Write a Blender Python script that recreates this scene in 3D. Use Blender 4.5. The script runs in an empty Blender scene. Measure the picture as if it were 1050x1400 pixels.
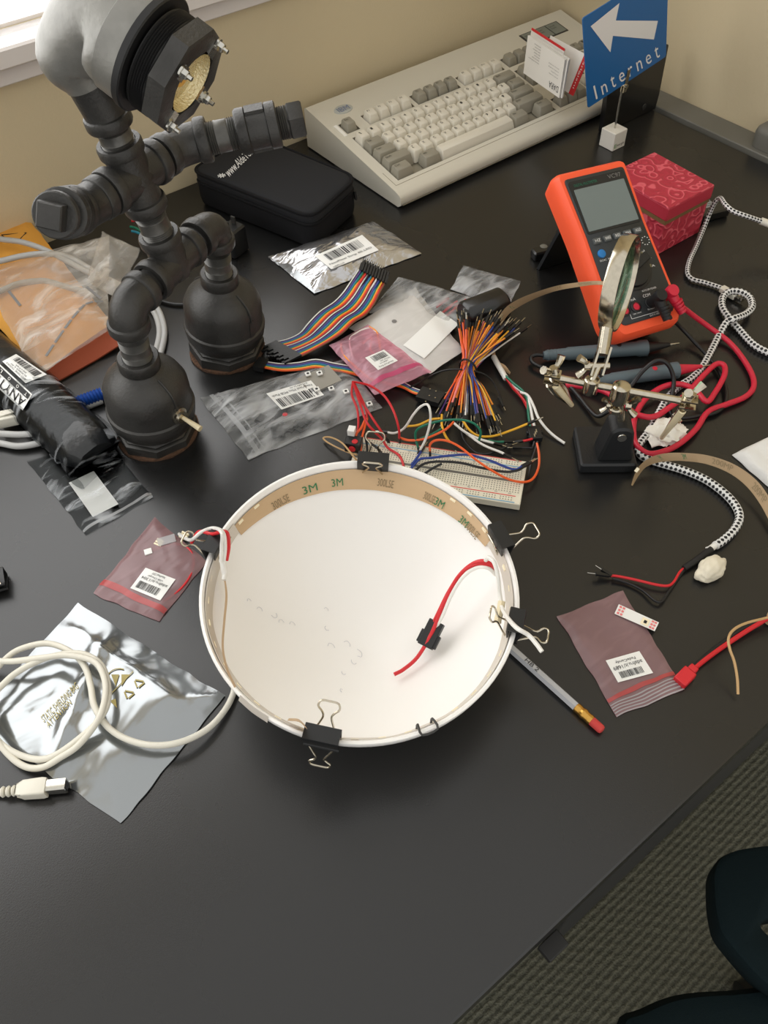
import bpy, bmesh, math, random
from mathutils import Vector as V, Matrix, noise
random.seed(7)
S = bpy.context.scene
COL = S.collection
PI = math.pi
# ------------------------------------------------------------------ camera frame (1050 x 1400)
F, CX, CY = 1144.93, 525.0, 700.0
CR = V((0.78531108, -0.61866832, -0.02315226))
CU = V((0.49587843, 0.60617681, 0.6218153))
CF = V((0.37066306, 0.49979915, -0.78282163))
CC = V((0, 0, 0.60606))
UP = V((0, 0, 1))


def ray(px, py):
    return CF + CR * ((px - CX) / F) - CU * ((py - CY) / F)


def at(px, py, z=0.0):
    d = ray(px, py)
    return CC + d * ((z - CC.z) / d.z)


def lift(P, px, py):
    d = ray(px, py)
    t = ((P.x - CC.x) * d.x + (P.y - CC.y) * d.y) / (d.x * d.x + d.y * d.y)
    return CC + d * t


def path(s, k=0.001):
    """'px,py,zmm px,py,zmm ...' -> points"""
    out = []
    for w in s.split():
        a = [float(q) for q in w.split(',')]
        out.append(at(a[0], a[1], (a[2] if len(a) > 2 else 2) * k))
    return out


# ------------------------------------------------------------------ materials
def lin(c):
    return tuple(((x / 255) / 12.92 if x / 255 <= .04045 else ((x / 255 + .055) / 1.055) ** 2.4) for x in c)


def nodes(name):
    m = bpy.data.materials.new(name)
    m.use_nodes = True
    nt = m.node_tree
    return m, nt, nt.nodes['Principled BSDF'], nt.nodes['Material Output']


def mat(name, c, rough=.5, metal=0., spec=.5, bump=0., bscale=200., var=0., vscale=30., coat=0., emit=0., rvar=0., dist=.002):
    m, nt, b, o = nodes(name)
    col = lin(c)
    b.inputs['Base Color'].default_value = (*col, 1)
    b.inputs['Roughness'].default_value = rough
    b.inputs['Metallic'].default_value = metal
    b.inputs['Specular IOR Level'].default_value = spec
    b.inputs['Coat Weight'].default_value = coat
    if emit:
        b.inputs['Emission Color'].default_value = (*col, 1)
        b.inputs['Emission Strength'].default_value = emit
    L = nt.links.new
    if bump or var or rvar:
        tc = nt.nodes.new('ShaderNodeTexCoord')
    if var or rvar:
        n = nt.nodes.new('ShaderNodeTexNoise')
        n.inputs['Scale'].default_value = vscale
        n.inputs['Detail'].default_value = 6
        L(tc.outputs['Object'], n.inputs['Vector'])
    if var:
        r = nt.nodes.new('ShaderNodeValToRGB')
        r.color_ramp.elements[0].position = .3
        r.color_ramp.elements[1].position = .7
        r.color_ramp.elements[0].color = (*[x * (1 - var) for x in col], 1)
        r.color_ramp.elements[1].color = (*[min(1, x * (1 + var)) for x in col], 1)
        L(n.outputs['Fac'], r.inputs['Fac'])
        L(r.outputs['Color'], b.inputs['Base Color'])
    if rvar:
        mr = nt.nodes.new('ShaderNodeMapRange')
        mr.inputs['To Min'].default_value = max(.02, rough - rvar)
        mr.inputs['To Max'].default_value = min(1, rough + rvar)
        L(n.outputs['Fac'], mr.inputs['Value'])
        L(mr.outputs['Result'], b.inputs['Roughness'])
    if bump:
        n2 = nt.nodes.new('ShaderNodeTexNoise')
        n2.inputs['Scale'].default_value = bscale
        n2.inputs['Detail'].default_value = 5
        L(tc.outputs['Object'], n2.inputs['Vector'])
        bp = nt.nodes.new('ShaderNodeBump')
        bp.inputs['Strength'].default_value = bump
        bp.inputs['Distance'].default_value = dist
        L(n2.outputs['Fac'], bp.inputs['Height'])
        L(bp.outputs['Normal'], b.inputs['Normal'])
    return m


def film(name, tint, body, fac=.2, amp=.25, scale=40., rough=.15, streak=3.0, bump=.5, metal=0., lo=.45, hi=.75):
    """see-through plastic film: clear where smooth, milky along its creases"""
    m, nt, b, o = nodes(name)
    L = nt.links.new
    b.inputs['Base Color'].default_value = (*lin(body), 1)
    b.inputs['Roughness'].default_value = rough
    b.inputs['Metallic'].default_value = metal
    b.inputs['Specular IOR Level'].default_value = .8
    tr = nt.nodes.new('ShaderNodeBsdfTransparent')
    tr.inputs['Color'].default_value = (*lin(tint), 1)
    mx = nt.nodes.new('ShaderNodeMixShader')
    tc = nt.nodes.new('ShaderNodeTexCoord')
    mp = nt.nodes.new('ShaderNodeMapping')
    mp.inputs['Rotation'].default_value = (0, 0, .6)
    mp.inputs['Scale'].default_value = (1, streak, 1)
    L(tc.outputs['Object'], mp.inputs['Vector'])
    n = nt.nodes.new('ShaderNodeTexNoise')
    n.inputs['Scale'].default_value = scale
    n.inputs['Detail'].default_value = 2
    n.inputs['Distortion'].default_value = 1.0
    L(mp.outputs['Vector'], n.inputs['Vector'])
    mr = nt.nodes.new('ShaderNodeMapRange')
    mr.inputs['From Min'].default_value = lo
    mr.inputs['From Max'].default_value = hi
    mr.inputs['To Min'].default_value = fac
    mr.inputs['To Max'].default_value = fac + amp
    L(n.outputs['Fac'], mr.inputs['Value'])
    bp = nt.nodes.new('ShaderNodeBump')
    bp.inputs['Strength'].default_value = bump
    bp.inputs['Distance'].default_value = .004
    L(n.outputs['Fac'], bp.inputs['Height'])
    L(bp.outputs['Normal'], b.inputs['Normal'])
    L(mr.outputs['Result'], mx.inputs['Fac'])
    L(tr.outputs[0], mx.inputs[1])
    L(b.outputs[0], mx.inputs[2])
    L(mx.outputs[0], o.inputs['Surface'])
    return m


def foil(name, c, rough=.22, scale=25., bump=.6, streak=2.0):
    m, nt, b, o = nodes(name)
    L = nt.links.new
    b.inputs['Base Color'].default_value = (*lin(c), 1)
    b.inputs['Metallic'].default_value = .85
    b.inputs['Roughness'].default_value = rough
    tc = nt.nodes.new('ShaderNodeTexCoord')
    mp = nt.nodes.new('ShaderNodeMapping')
    mp.inputs['Scale'].default_value = (1, streak, 1)
    mp.inputs['Rotation'].default_value = (0, 0, .9)
    L(tc.outputs['Object'], mp.inputs['Vector'])
    n = nt.nodes.new('ShaderNodeTexNoise')
    n.inputs['Scale'].default_value = scale
    n.inputs['Detail'].default_value = 3
    n.inputs['Distortion'].default_value = .8
    L(mp.outputs['Vector'], n.inputs['Vector'])
    bp = nt.nodes.new('ShaderNodeBump')
    bp.inputs['Strength'].default_value = bump
    bp.inputs['Distance'].default_value = .006
    L(n.outputs['Fac'], bp.inputs['Height'])
    L(bp.outputs['Normal'], b.inputs['Normal'])
    return m


MT = {}


def mk(k, *a, **kw):
    MT[k] = mat(k, *a, **kw)


mk('desk_laminate', (25, 25, 25), .28, spec=.62, bump=.05, bscale=900, rvar=.06, vscale=6)
mk('desk_edge', (40, 40, 40), .5)
mk('wall_paint', (210, 195, 162), .8, bump=.15, bscale=250, spec=.2)
mk('trim_paint', (226, 220, 216), .45)
mk('ledge_grey', (110, 108, 100), .5)
mk('iron', (60, 59, 57), .42, metal=.35, bump=.35, bscale=420, var=.22, vscale=45, rvar=.12, dist=.0012)
mk('iron_bright', (92, 91, 88), .36, metal=.6, bump=.1, bscale=300, var=.2, vscale=80)
mk('iron_grey', (134, 133, 128), .42, metal=.55, bump=.25, bscale=260, var=.18, vscale=40, dist=.001)
mk('black_rubber', (22, 22, 23), .55)
mk('cork', (92, 66, 48), .9, bump=.6, bscale=500, var=.4, vscale=300)
mk('steel', (200, 198, 190), .22, metal=1.)
mk('nickel', (196, 188, 170), .18, metal=1., var=.08, vscale=200)
mk('brass', (208, 160, 80), .25, metal=1.)
mk('reflector', (235, 222, 180), .2, metal=.7, bump=.8, bscale=500)
mk('lamp_yellow', (215, 160, 60), .4)
mk('pouch_cloth', (30, 31, 34), .8, bump=.3, bscale=1500, spec=.3)
mk('pouch_side', (20, 20, 22), .85, bump=.3, bscale=1200, spec=.2)
mk('white_print', (228, 228, 226), .6)
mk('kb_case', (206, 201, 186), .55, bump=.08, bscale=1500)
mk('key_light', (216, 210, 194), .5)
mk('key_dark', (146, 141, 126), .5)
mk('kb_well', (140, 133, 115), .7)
mk('legend_ink', (60, 58, 54), .6)
mk('badge_grey', (178, 180, 174), .4)
mk('badge_blue', (70, 98, 160), .4)
mk('lcd_grey', (122, 128, 120), .3)
mk('dark_trim', (50, 50, 48), .4)
mk('card_white', (236, 233, 226), .6)
mk('card_edge', (200, 200, 206), .6)
mk('red_print', (206, 40, 44), .5)
mk('ink', (30, 30, 32), .6)
mk('ink_grey', (120, 118, 116), .6)
mk('sign_blue', (22, 96, 158), .4)
mk('frost', (222, 218, 208), .35, spec=.5)
mk('logo_green', (70, 140, 50), .5)
mk('panel_black', (14, 14, 15), .3, coat=.3)
mk('mm_orange', (250, 92, 52), .5, bump=.05, bscale=900)
mk('mm_face', (40, 44, 46), .45)
mk('mm_dark', (24, 26, 28), .4)
mk('mm_lcd', (112, 124, 124), .12, spec=.6)
mk('mm_button', (80, 84, 84), .45)
mk('mm_blue', (30, 120, 190), .35)
mk('mm_gold', (120, 112, 80), .5)
mk('probe_grey', (84, 98, 104), .45)
mk('red_rubber', (206, 36, 62), .4)
mk('black_cable', (20, 20, 21), .42)
mk('black_plastic', (22, 23, 24), .4)
mk('stand_iron', (24, 26, 28), .5, bump=.15, bscale=400)
mk('ivory', (226, 212, 176), .45)
mk('tissue', (236, 232, 222), .9, bump=.4, bscale=300)
mk('putty', (228, 220, 198), .8, bump=.3, bscale=120)
mk('tape_brown', (168, 142, 108), .55)
mk('tape_liner', (198, 168, 130), .6)
mk('tape_green', (40, 116, 70), .6)
mk('tape_ink', (136, 118, 86), .6)
mk('strip_white', (206, 198, 186), .4)
mk('led_cream', (250, 238, 205), .35)
mk('paper_white', (232, 231, 228), .7, bump=.4, bscale=60, dist=.004)
mk('bowl_white', (244, 242, 238), .38, coat=.1)
mk('pencil_silver', (190, 192, 196), .35, metal=.2)
mk('eraser', (200, 66, 62), .8)
mk('label_white', (240, 240, 236), .5)
mk('usb_white', (222, 218, 204), .45)
mk('cable_grey', (178, 178, 176), .45)
mk('blue_plastic', (24, 70, 150), .4)
mk('envelope', (232, 168, 70), .7, bump=.3, bscale=90, var=.06, vscale=20, dist=.002)
mk('envelope_flap', (148, 66, 36), .75, bump=.2, bscale=90)
mk('tool_bag', (26, 28, 30), .28, bump=.5, bscale=30, spec=.6, dist=.006)
mk('chip_dark', (34, 36, 36), .4, var=.5, vscale=200)
mk('pcb_grey', (150, 146, 136), .5)
mk('breadboard', (226, 220, 200), .5)
mk('hole', (40, 38, 34), .8)
mk('rail_red', (214, 92, 84), .5)
mk('rail_blue', (120, 170, 200), .5)
mk('chair_fabric', (14, 30, 34), .85, bump=.3, bscale=900, spec=.2)
mk('gold_print', (176, 160, 92), .4)
mk('tan_wire', (196, 160, 112), .45)
for k, c in dict(red=(206, 34, 42), orange=(236, 96, 40), amber=(240, 150, 50), yellow=(236, 178, 44), green=(20, 110, 84), blue=(36, 62, 140),
                 white=(232, 230, 224), black=(18, 18, 19), brown=(120, 74, 48), purple=(92, 68, 132), grey=(150, 148, 146), pink=(232, 130, 130),
                 teal=(40, 130, 150)).items():
    mk('wire_' + k, c, .42)
# wall, carpet, breadboard, box, cord and glass have node set-ups of their own


def carpet():
    m, nt, b, o = nodes('carpet')
    L = nt.links.new
    tc = nt.nodes.new('ShaderNodeTexCoord')
    w = nt.nodes.new('ShaderNodeTexWave')
    w.bands_direction = 'Y'
    w.inputs['Scale'].default_value = 34
    w.inputs['Distortion'].default_value = 2.2
    w.inputs['Detail'].default_value = 3
    w.inputs['Detail Scale'].default_value = 9
    w2 = nt.nodes.new('ShaderNodeTexWave')
    w2.bands_direction = 'DIAGONAL'
    w2.inputs['Scale'].default_value = 30
    w2.inputs['Distortion'].default_value = 3
    w2.inputs['Detail Scale'].default_value = 12
    n = nt.nodes.new('ShaderNodeTexNoise')
    n.inputs['Scale'].default_value = 260
    mx = nt.nodes.new('ShaderNodeMath')
    mx.operation = 'MULTIPLY_ADD'
    mx.inputs[1].default_value = .35
    ad = nt.nodes.new('ShaderNodeMath')
    ad.operation = 'MULTIPLY_ADD'
    ad.inputs[1].default_value = 1.25
    for q in (w, w2, n):
        L(tc.outputs['Object'], q.inputs['Vector'])
    L(w2.outputs['Fac'], mx.inputs[0])
    L(w.outputs['Fac'], mx.inputs[2])
    L(n.outputs['Fac'], ad.inputs[0])
    L(mx.outputs[0], ad.inputs[2])
    r = nt.nodes.new('ShaderNodeValToRGB')
    r.color_ramp.elements[0].position = .35
    r.color_ramp.elements[1].position = 1.0
    r.color_ramp.elements[0].color = (*lin((82, 83, 74)), 1)
    r.color_ramp.elements[1].color = (*lin((124, 124, 110)), 1)
    sc = nt.nodes.new('ShaderNodeMath')
    sc.operation = 'MULTIPLY'
    sc.inputs[1].default_value = .48
    L(ad.outputs[0], sc.inputs[0])
    L(sc.outputs[0], r.inputs['Fac'])
    L(r.outputs['Color'], b.inputs['Base Color'])
    b.inputs['Roughness'].default_value = .95
    b.inputs['Specular IOR Level'].default_value = .1
    bp = nt.nodes.new('ShaderNodeBump')
    bp.inputs['Strength'].default_value = .5
    bp.inputs['Distance'].default_value = .004
    L(ad.outputs[0], bp.inputs['Height'])
    L(bp.outputs['Normal'], b.inputs['Normal'])
    return m


MT['carpet'] = carpet()


def box_paper():
    m, nt, b, o = nodes('embossed_red')
    L = nt.links.new
    tc = nt.nodes.new('ShaderNodeTexCoord')
    v = nt.nodes.new('ShaderNodeTexVoronoi')
    v.inputs['Scale'].default_value = 62
    w = nt.nodes.new('ShaderNodeMath')
    w.operation = 'MULTIPLY'
    w.inputs[1].default_value = 13
    s = nt.nodes.new('ShaderNodeMath')
    s.operation = 'SINE'
    n = nt.nodes.new('ShaderNodeTexNoise')
    n.inputs['Scale'].default_value = 26
    ad = nt.nodes.new('ShaderNodeMath')
    ad.operation = 'MULTIPLY_ADD'
    ad.inputs[1].default_value = 26
    L(tc.outputs['Object'], v.inputs['Vector'])
    L(tc.outputs['Object'], n.inputs['Vector'])
    L(v.outputs['Distance'], w.inputs[0])
    L(n.outputs['Fac'], ad.inputs[0])
    L(w.outputs[0], ad.inputs[2])
    L(ad.outputs[0], s.inputs[0])
    r = nt.nodes.new('ShaderNodeValToRGB')
    r.color_ramp.elements[0].position = .55
    r.color_ramp.elements[1].position = .95
    r.color_ramp.elements[0].color = (*lin((176, 44, 62)), 1)
    r.color_ramp.elements[1].color = (*lin((216, 92, 104)), 1)
    L(s.outputs[0], r.inputs['Fac'])
    L(r.outputs['Color'], b.inputs['Base Color'])
    bp = nt.nodes.new('ShaderNodeBump')
    bp.inputs['Strength'].default_value = .4
    bp.inputs['Distance'].default_value = .001
    L(s.outputs[0], bp.inputs['Height'])
    L(bp.outputs['Normal'], b.inputs['Normal'])
    b.inputs['Roughness'].default_value = .6
    return m


MT['box_paper'] = box_paper()
mk('box_plain', (178, 44, 62), .6, bump=.2, bscale=200)
mk('box_gold', (120, 92, 58), .6)


def braid():
    m, nt, b, o = nodes('braided_sleeve')
    L = nt.links.new
    uv = nt.nodes.new('ShaderNodeUVMap')
    sp = nt.nodes.new('ShaderNodeSeparateXYZ')
    L(uv.outputs['UV'], sp.inputs[0])

    def mth(op, a, c=None, k=None):
        q = nt.nodes.new('ShaderNodeMath')
        q.operation = op
        L(a, q.inputs[0])
        if c is not None:
            L(c, q.inputs[1])
        if k is not None:
            q.inputs[1].default_value = k
        return q.outputs[0]
    u = mth('MULTIPLY', sp.outputs[0], k=5)
    v = mth('MULTIPLY', sp.outputs[1], k=230)
    a = mth('SINE', mth('MULTIPLY', mth('ADD', u, v), k=PI))
    c = mth('SINE', mth('MULTIPLY', mth('SUBTRACT', u, v), k=PI))
    g = mth('GREATER_THAN', mth('MULTIPLY', a, c), k=.12)
    mx = nt.nodes.new('ShaderNodeMix')
    mx.data_type = 'RGBA'
    L(g, mx.inputs['Factor'])
    mx.inputs['A'].default_value = (*lin((226, 226, 224)), 1)
    mx.inputs['B'].default_value = (*lin((30, 30, 32)), 1)
    L(mx.outputs['Result'], b.inputs['Base Color'])
    b.inputs['Roughness'].default_value = .7
    return m


MT['braid'] = braid()


def board_top():
    m, nt, b, o = nodes('perforated_board')
    L = nt.links.new
    uv = nt.nodes.new('ShaderNodeUVMap')
    sp = nt.nodes.new('ShaderNodeSeparateXYZ')
    L(uv.outputs['UV'], sp.inputs[0])

    def mth(op, a, k=None, c=None):
        q = nt.nodes.new('ShaderNodeMath')
        q.operation = op
        L(a, q.inputs[0])
        if c is not None:
            L(c, q.inputs[1])
        if k is not None:
            q.inputs[1].default_value = k
        return q.outputs[0]
    us = []
    for i in (0, 1):
        f = mth('FRACT', sp.outputs[i])
        d = mth('ABSOLUTE', mth('SUBTRACT', f, .5))
        us.append(mth('LESS_THAN', d, .24))
    g = mth('MULTIPLY', us[0], c=us[1])
    mx = nt.nodes.new('ShaderNodeMix')
    mx.data_type = 'RGBA'
    L(g, mx.inputs['Factor'])
    mx.inputs['A'].default_value = (*lin((226, 220, 200)), 1)
    mx.inputs['B'].default_value = (*lin((138, 134, 118)), 1)
    L(mx.outputs['Result'], b.inputs['Base Color'])
    b.inputs['Roughness'].default_value = .5
    return m


MT['board_top'] = board_top()


def glass(name, tint=(225, 240, 235), fac=.12, rough=.02):
    m, nt, b, o = nodes(name)
    tr = nt.nodes.new('ShaderNodeBsdfTransparent')
    tr.inputs['Color'].default_value = (*lin(tint), 1)
    gl = nt.nodes.new('ShaderNodeBsdfGlossy')
    gl.inputs['Roughness'].default_value = rough
    mx = nt.nodes.new('ShaderNodeMixShader')
    mx.inputs['Fac'].default_value = fac
    nt.links.new(tr.outputs[0], mx.inputs[1])
    nt.links.new(gl.outputs[0], mx.inputs[2])
    nt.links.new(mx.outputs[0], o.inputs['Surface'])
    return m


MT['lens_glass'] = glass('lens_glass', (200, 222, 212), .2)
mk('window_glass', (255, 255, 255), .2, emit=2.5)
MT['film_clear'] = film('clear_film', (232, 232, 230), (232, 234, 236), .09, .52, 22, .28, bump=.3, lo=.40)
MT['film_clear_dark'] = film('clear_film_crisp', (225, 226, 226), (206, 210, 214), .0, .62, 17, .22, streak=4.0, lo=.54, hi=.74, bump=.35)
MT['film_frost'] = film('frosted_film', (242, 240, 238), (246, 244, 240), .60, .10, 20, .3, bump=.1)
MT['film_pink'] = film('pink_film', (244, 200, 212), (242, 192, 208), .32, .25, 34, .22)
MT['film_mauve'] = film('mauve_film', (226, 200, 200), (170, 139, 142), .48, .14, 22, .25, bump=.25)
MT['film_wispy'] = film('wispy_film', (246, 242, 236), (226, 222, 214), .16, .42, 22, .2, streak=2.2, lo=.5)
MT['film_zip_red'] = film('red_zip_film', (226, 130, 128), (206, 92, 92), .6, .1, 20, .3, bump=.1)
MT['film_zip_pink'] = film('pink_zip_film', (226, 110, 150), (210, 84, 130), .7, .1, 20, .3, bump=.1)
MT['film_zip_clear'] = film('clear_zip_film', (235, 236, 236), (214, 216, 218), .4, .1, 20, .25, bump=.1)
MT['foil_bag'] = foil('silver_foil', (196, 196, 198), .2, 30, .7)
MT['esd_bag'] = foil('shielding_foil', (158, 162, 164), .16, 9, .45, 1.4)


# ------------------------------------------------------------------ geometry
def catmull(P, n=6, closed=False):
    P = [V(p) for p in P]
    if len(P) < 3:
        if len(P) == 2:
            return [P[0].lerp(P[1], i / n) for i in range(n + 1)]
        return P
    out = []
    m = len(P)
    for i in range(m if closed else m - 1):
        if closed:
            p0, p1, p2, p3 = P[i - 1], P[i], P[(i + 1) % m], P[(i + 2) % m]
        else:
            p1, p2 = P[i], P[i + 1]
            p0 = P[i - 1] if i else p1 * 2 - p2
            p3 = P[i + 2] if i + 2 < m else p2 * 2 - p1
        for k in range(n):
            t = k / n
            out.append(.5 * ((2 * p1) + (p2 - p0) * t + (2 * p0 - 5 * p1 + 4 * p2 - p3) * t * t + (3 * p1 - p0 - 3 * p2 + p3) * t ** 3))
    if not closed:
        out.append(P[-1])
    return out


def frame_from(axis, ref=None):
    a = V(axis).normalized()
    r = V(ref) if ref is not None else (UP if abs(a.z) < .9 else V((1, 0, 0)))
    x = r - a * r.dot(a)
    x.normalize()
    return x, a.cross(x), a


class MB:
    def __init__(s):
        s.v, s.f, s.mi, s.uv = [], [], [], []

    def add(s, vs, fs, mi=0, uvs=None):
        o = len(s.v)
        s.v += [V(p) for p in vs]
        for k, f in enumerate(fs):
            s.f.append([i + o for i in f])
            s.mi.append(mi)
            s.uv.append(uvs[k] if uvs else None)
        return s

    def tube(s, P, r, seg=8, n=6, mi=0, smooth=True, closed=False, caps=True):
        P = catmull(P, n, closed) if smooth else [V(p) for p in P]
        m = len(P)
        rf = r if callable(r) else (lambda t: r)
        vs, fs, uvs = [], [], []
        T = []
        for i in range(m):
            a = P[i - 1] if (i or closed) else P[0]
            b = P[(i + 1) % m] if (i < m - 1 or closed) else P[-1]
            d = b - a
            T.append(d.normalized() if d.length > 1e-9 else (T[-1] if T else V((1, 0, 0))))
        x = frame_from(T[0])[0]
        ln, Ls = 0, []
        for i in range(m):
            if i:
                ln += (P[i] - P[i - 1]).length
            Ls.append(ln)
            x = x - T[i] * x.dot(T[i])
            if x.length < 1e-6:
                x = frame_from(T[i])[0]
            x.normalize()
            y = T[i].cross(x)
            rr = rf(i / max(1, m - 1))
            for k in range(seg):
                a = 2 * PI * k / seg
                vs.append(P[i] + (x * math.cos(a) + y * math.sin(a)) * rr)
        for i in range(m if closed else m - 1):
            j = (i + 1) % m
            for k in range(seg):
                k2 = (k + 1) % seg
                fs.append([i * seg + k, i * seg + k2, j * seg + k2, j * seg + k])
                l2 = Ls[j] if j else ln + .001
                uvs.append([(k / seg, Ls[i]), ((k + 1) / seg, Ls[i]), ((k + 1) / seg, l2), (k / seg, l2)])
        if caps and not closed:
            fs.append([k for k in range(seg)][::-1])
            fs.append([(m - 1) * seg + k for k in range(seg)])
            uvs += [[(0, 0)] * seg] * 2
        return s.add(vs, fs, mi, uvs)

    def lathe(s, o, axis, prof, seg=28, mi=0, ref=None, capa=True, capb=True, rot=0):
        """prof: list of (t along axis, radius)"""
        x, y, a = frame_from(axis, ref)
        o = V(o)
        vs, fs = [], []
        for (t, r) in prof:
            for k in range(seg):
                an = 2 * PI * k / seg + rot
                vs.append(o + a * t + (x * math.cos(an) + y * math.sin(an)) * r)
        m = len(prof)
        for i in range(m - 1):
            for k in range(seg):
                k2 = (k + 1) % seg
                fs.append([i * seg + k, i * seg + k2, (i + 1) * seg + k2, (i + 1) * seg + k])
        if capa:
            fs.append(list(range(seg))[::-1])
        if capb:
            fs.append([(m - 1) * seg + k for k in range(seg)])
        return s.add(vs, fs, mi)

    def prism(s, poly, layers, fr, mi=0, caps=True):
        """poly: 2-d outline; layers: (h, inset scale or offset) ; fr(x,y,h)->world"""
        n = len(poly)
        vs, fs = [], []
        for (h, ins) in layers:
            for p in inset(poly, ins):
                vs.append(fr(p[0], p[1], h))
        for i in range(len(layers) - 1):
            for k in range(n):
                k2 = (k + 1) % n
                fs.append([i * n + k, i * n + k2, (i + 1) * n + k2, (i + 1) * n + k])
        if caps:
            fs.append(list(range(n))[::-1])
            fs.append([(len(layers) - 1) * n + k for k in range(n)])
        return s.add(vs, fs, mi)

    def box(s, fr, x0, x1, y0, y1, z0, z1, r=0., mi=0):
        if r <= 0:
            return s.prism([(x0, y0), (x1, y0), (x1, y1), (x0, y1)], [(z0, 0), (z1, 0)], fr, mi)
        return s.prism(rounded([(x0, y0), (x1, y0), (x1, y1), (x0, y1)], r, 3), [(z0, r * .6), (z0 + r * .6, 0), (z1 - r * .6, 0), (z1, r * .6)], fr, mi)

    def bar(s, a, b, w, h, up=UP, mi=0):
        a, b = V(a), V(b)
        x, y, t = frame_from(b - a, up)
        L = (b - a).length
        fr = lambda p, q, k: a + y * p + x * q + t * k
        return s.box(fr, -w / 2, w / 2, -h / 2, h / 2, 0, L, 0, mi)

    def grid(s, fun, nu, nv, mi=0, flip=False):
        vs = [fun(i / nu, j / nv) for j in range(nv + 1) for i in range(nu + 1)]
        w = nu + 1
        fs = [[j * w + i, j * w + i + 1, (j + 1) * w + i + 1, (j + 1) * w + i] for j in range(nv) for i in range(nu)]
        if flip:
            fs = [f[::-1] for f in fs]
        return s.add(vs, fs, mi)

    def text(s, body, mp, s0, s1, t0, t1, mi=0, off=.0002):
        vs, fs = text_geo(body)
        return s.add([mp(s0 + (s1 - s0) * p[0], t0 + (t1 - t0) * p[1], off) for p in vs], fs, mi)

    def build(s, name, mats, parent=None, origin=None, bevel=0., angle=40, weld=False, sub=0):
        mats = mats if isinstance(mats, (list, tuple)) else [mats]
        if origin is None:
            if parent is not None:
                origin = root_of(parent)['_o']
                origin = V(origin)
            else:
                lo = V([min(p[i] for p in s.v) for i in range(3)])
                hi = V([max(p[i] for p in s.v) for i in range(3)])
                origin = V(((lo.x + hi.x) / 2, (lo.y + hi.y) / 2, lo.z))
        me = bpy.data.meshes.new(name)
        me.from_pydata([tuple(p - origin) for p in s.v], [], s.f)
        for k in mats:
            me.materials.append(MT[k])
        if len(mats) > 1:
            me.polygons.foreach_set('material_index', s.mi)
        if any(u for u in s.uv):
            ul = me.uv_layers.new(name='UVMap')
            flat = []
            for f, u in zip(s.f, s.uv):
                flat += [c for q in (u or [(0, 0)] * len(f)) for c in q]
            ul.data.foreach_set('uv', flat)
        bm = bmesh.new()
        bm.from_mesh(me)
        if weld:
            bmesh.ops.remove_doubles(bm, verts=bm.verts, dist=1e-5)
        if weld != 'keep':
            bmesh.ops.recalc_face_normals(bm, faces=bm.faces)
        bm.to_mesh(me)
        bm.free()
        me.shade_smooth()
        me.set_sharp_from_angle(angle=math.radians(angle))
        me.validate()
        o = bpy.data.objects.new(name, me)
        COL.objects.link(o)
        if parent is not None:
            o.parent = parent
        else:
            o.location = origin
            o['_o'] = tuple(origin)
        if bevel:
            b = o.modifiers.new('bevel', 'BEVEL')
            b.width = bevel
            b.segments = 2
            b.limit_method = 'ANGLE'
            b.angle_limit = math.radians(40)
        if sub:
            q = o.modifiers.new('sub', 'SUBSURF')
            q.levels = q.render_levels = sub
        return o


def root_of(o):
    while o.parent is not None:
        o = o.parent
    return o


def thing(name, label, cat, loc, group=None):
    o = bpy.data.objects.new(name, None)
    o.empty_display_size = .01
    COL.objects.link(o)
    o.location = loc
    o['_o'] = tuple(loc)
    return tag(o, label, cat, group)


def tag(o, label, cat, group=None):
    o['label'] = label
    o['category'] = cat
    if group:
        o['group'] = group
    return o


def struct(o):
    o['kind'] = 'structure'
    return o


def inset(poly, d):
    if abs(d) < 1e-12:
        return poly
    n = len(poly)
    ar = sum(poly[i][0] * poly[(i + 1) % n][1] - poly[(i + 1) % n][0] * poly[i][1] for i in range(n))
    sg = 1 if ar > 0 else -1
    out = []
    for i in range(n):
        p0, p1, p2 = V(poly[i - 1]), V(poly[i]), V(poly[(i + 1) % n])
        a, b = (p1 - p0), (p2 - p1)
        if a.length < 1e-9 or b.length < 1e-9:
            out.append(tuple(p1))
            continue
        a.normalize()
        b.normalize()
        na, nb = V((-a.y, a.x)) * sg, V((-b.y, b.x)) * sg
        m = na + nb
        k = max(.35, m.length_squared / 2)
        out.append(tuple(p1 + m * (d / k)))
    return out


def rounded(poly, r, n=4):
    m = len(poly)
    out = []
    for i in range(m):
        p0, p1, p2 = V(poly[i - 1][:2]), V(poly[i][:2]), V(poly[(i + 1) % m][:2])
        a, b = (p0 - p1), (p2 - p1)
        q = min(r, a.length * .45, b.length * .45)
        A, B = p1 + a.normalized() * q, p1 + b.normalized() * q
        for k in range(n + 1):
            t = k / n
            out.append(tuple(A * (1 - t) ** 2 + p1 * 2 * t * (1 - t) + B * t * t))
    return out


WORLD = lambda x, y, z: V((x, y, z))


def local(o, x, y, z=None):
    o, x, y = V(o), V(x).normalized(), V(y).normalized()
    z = V(z).normalized() if z is not None else x.cross(y).normalized()
    return lambda a, b, c=0.: o + x * a + y * b + z * c


_T = {}


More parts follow.
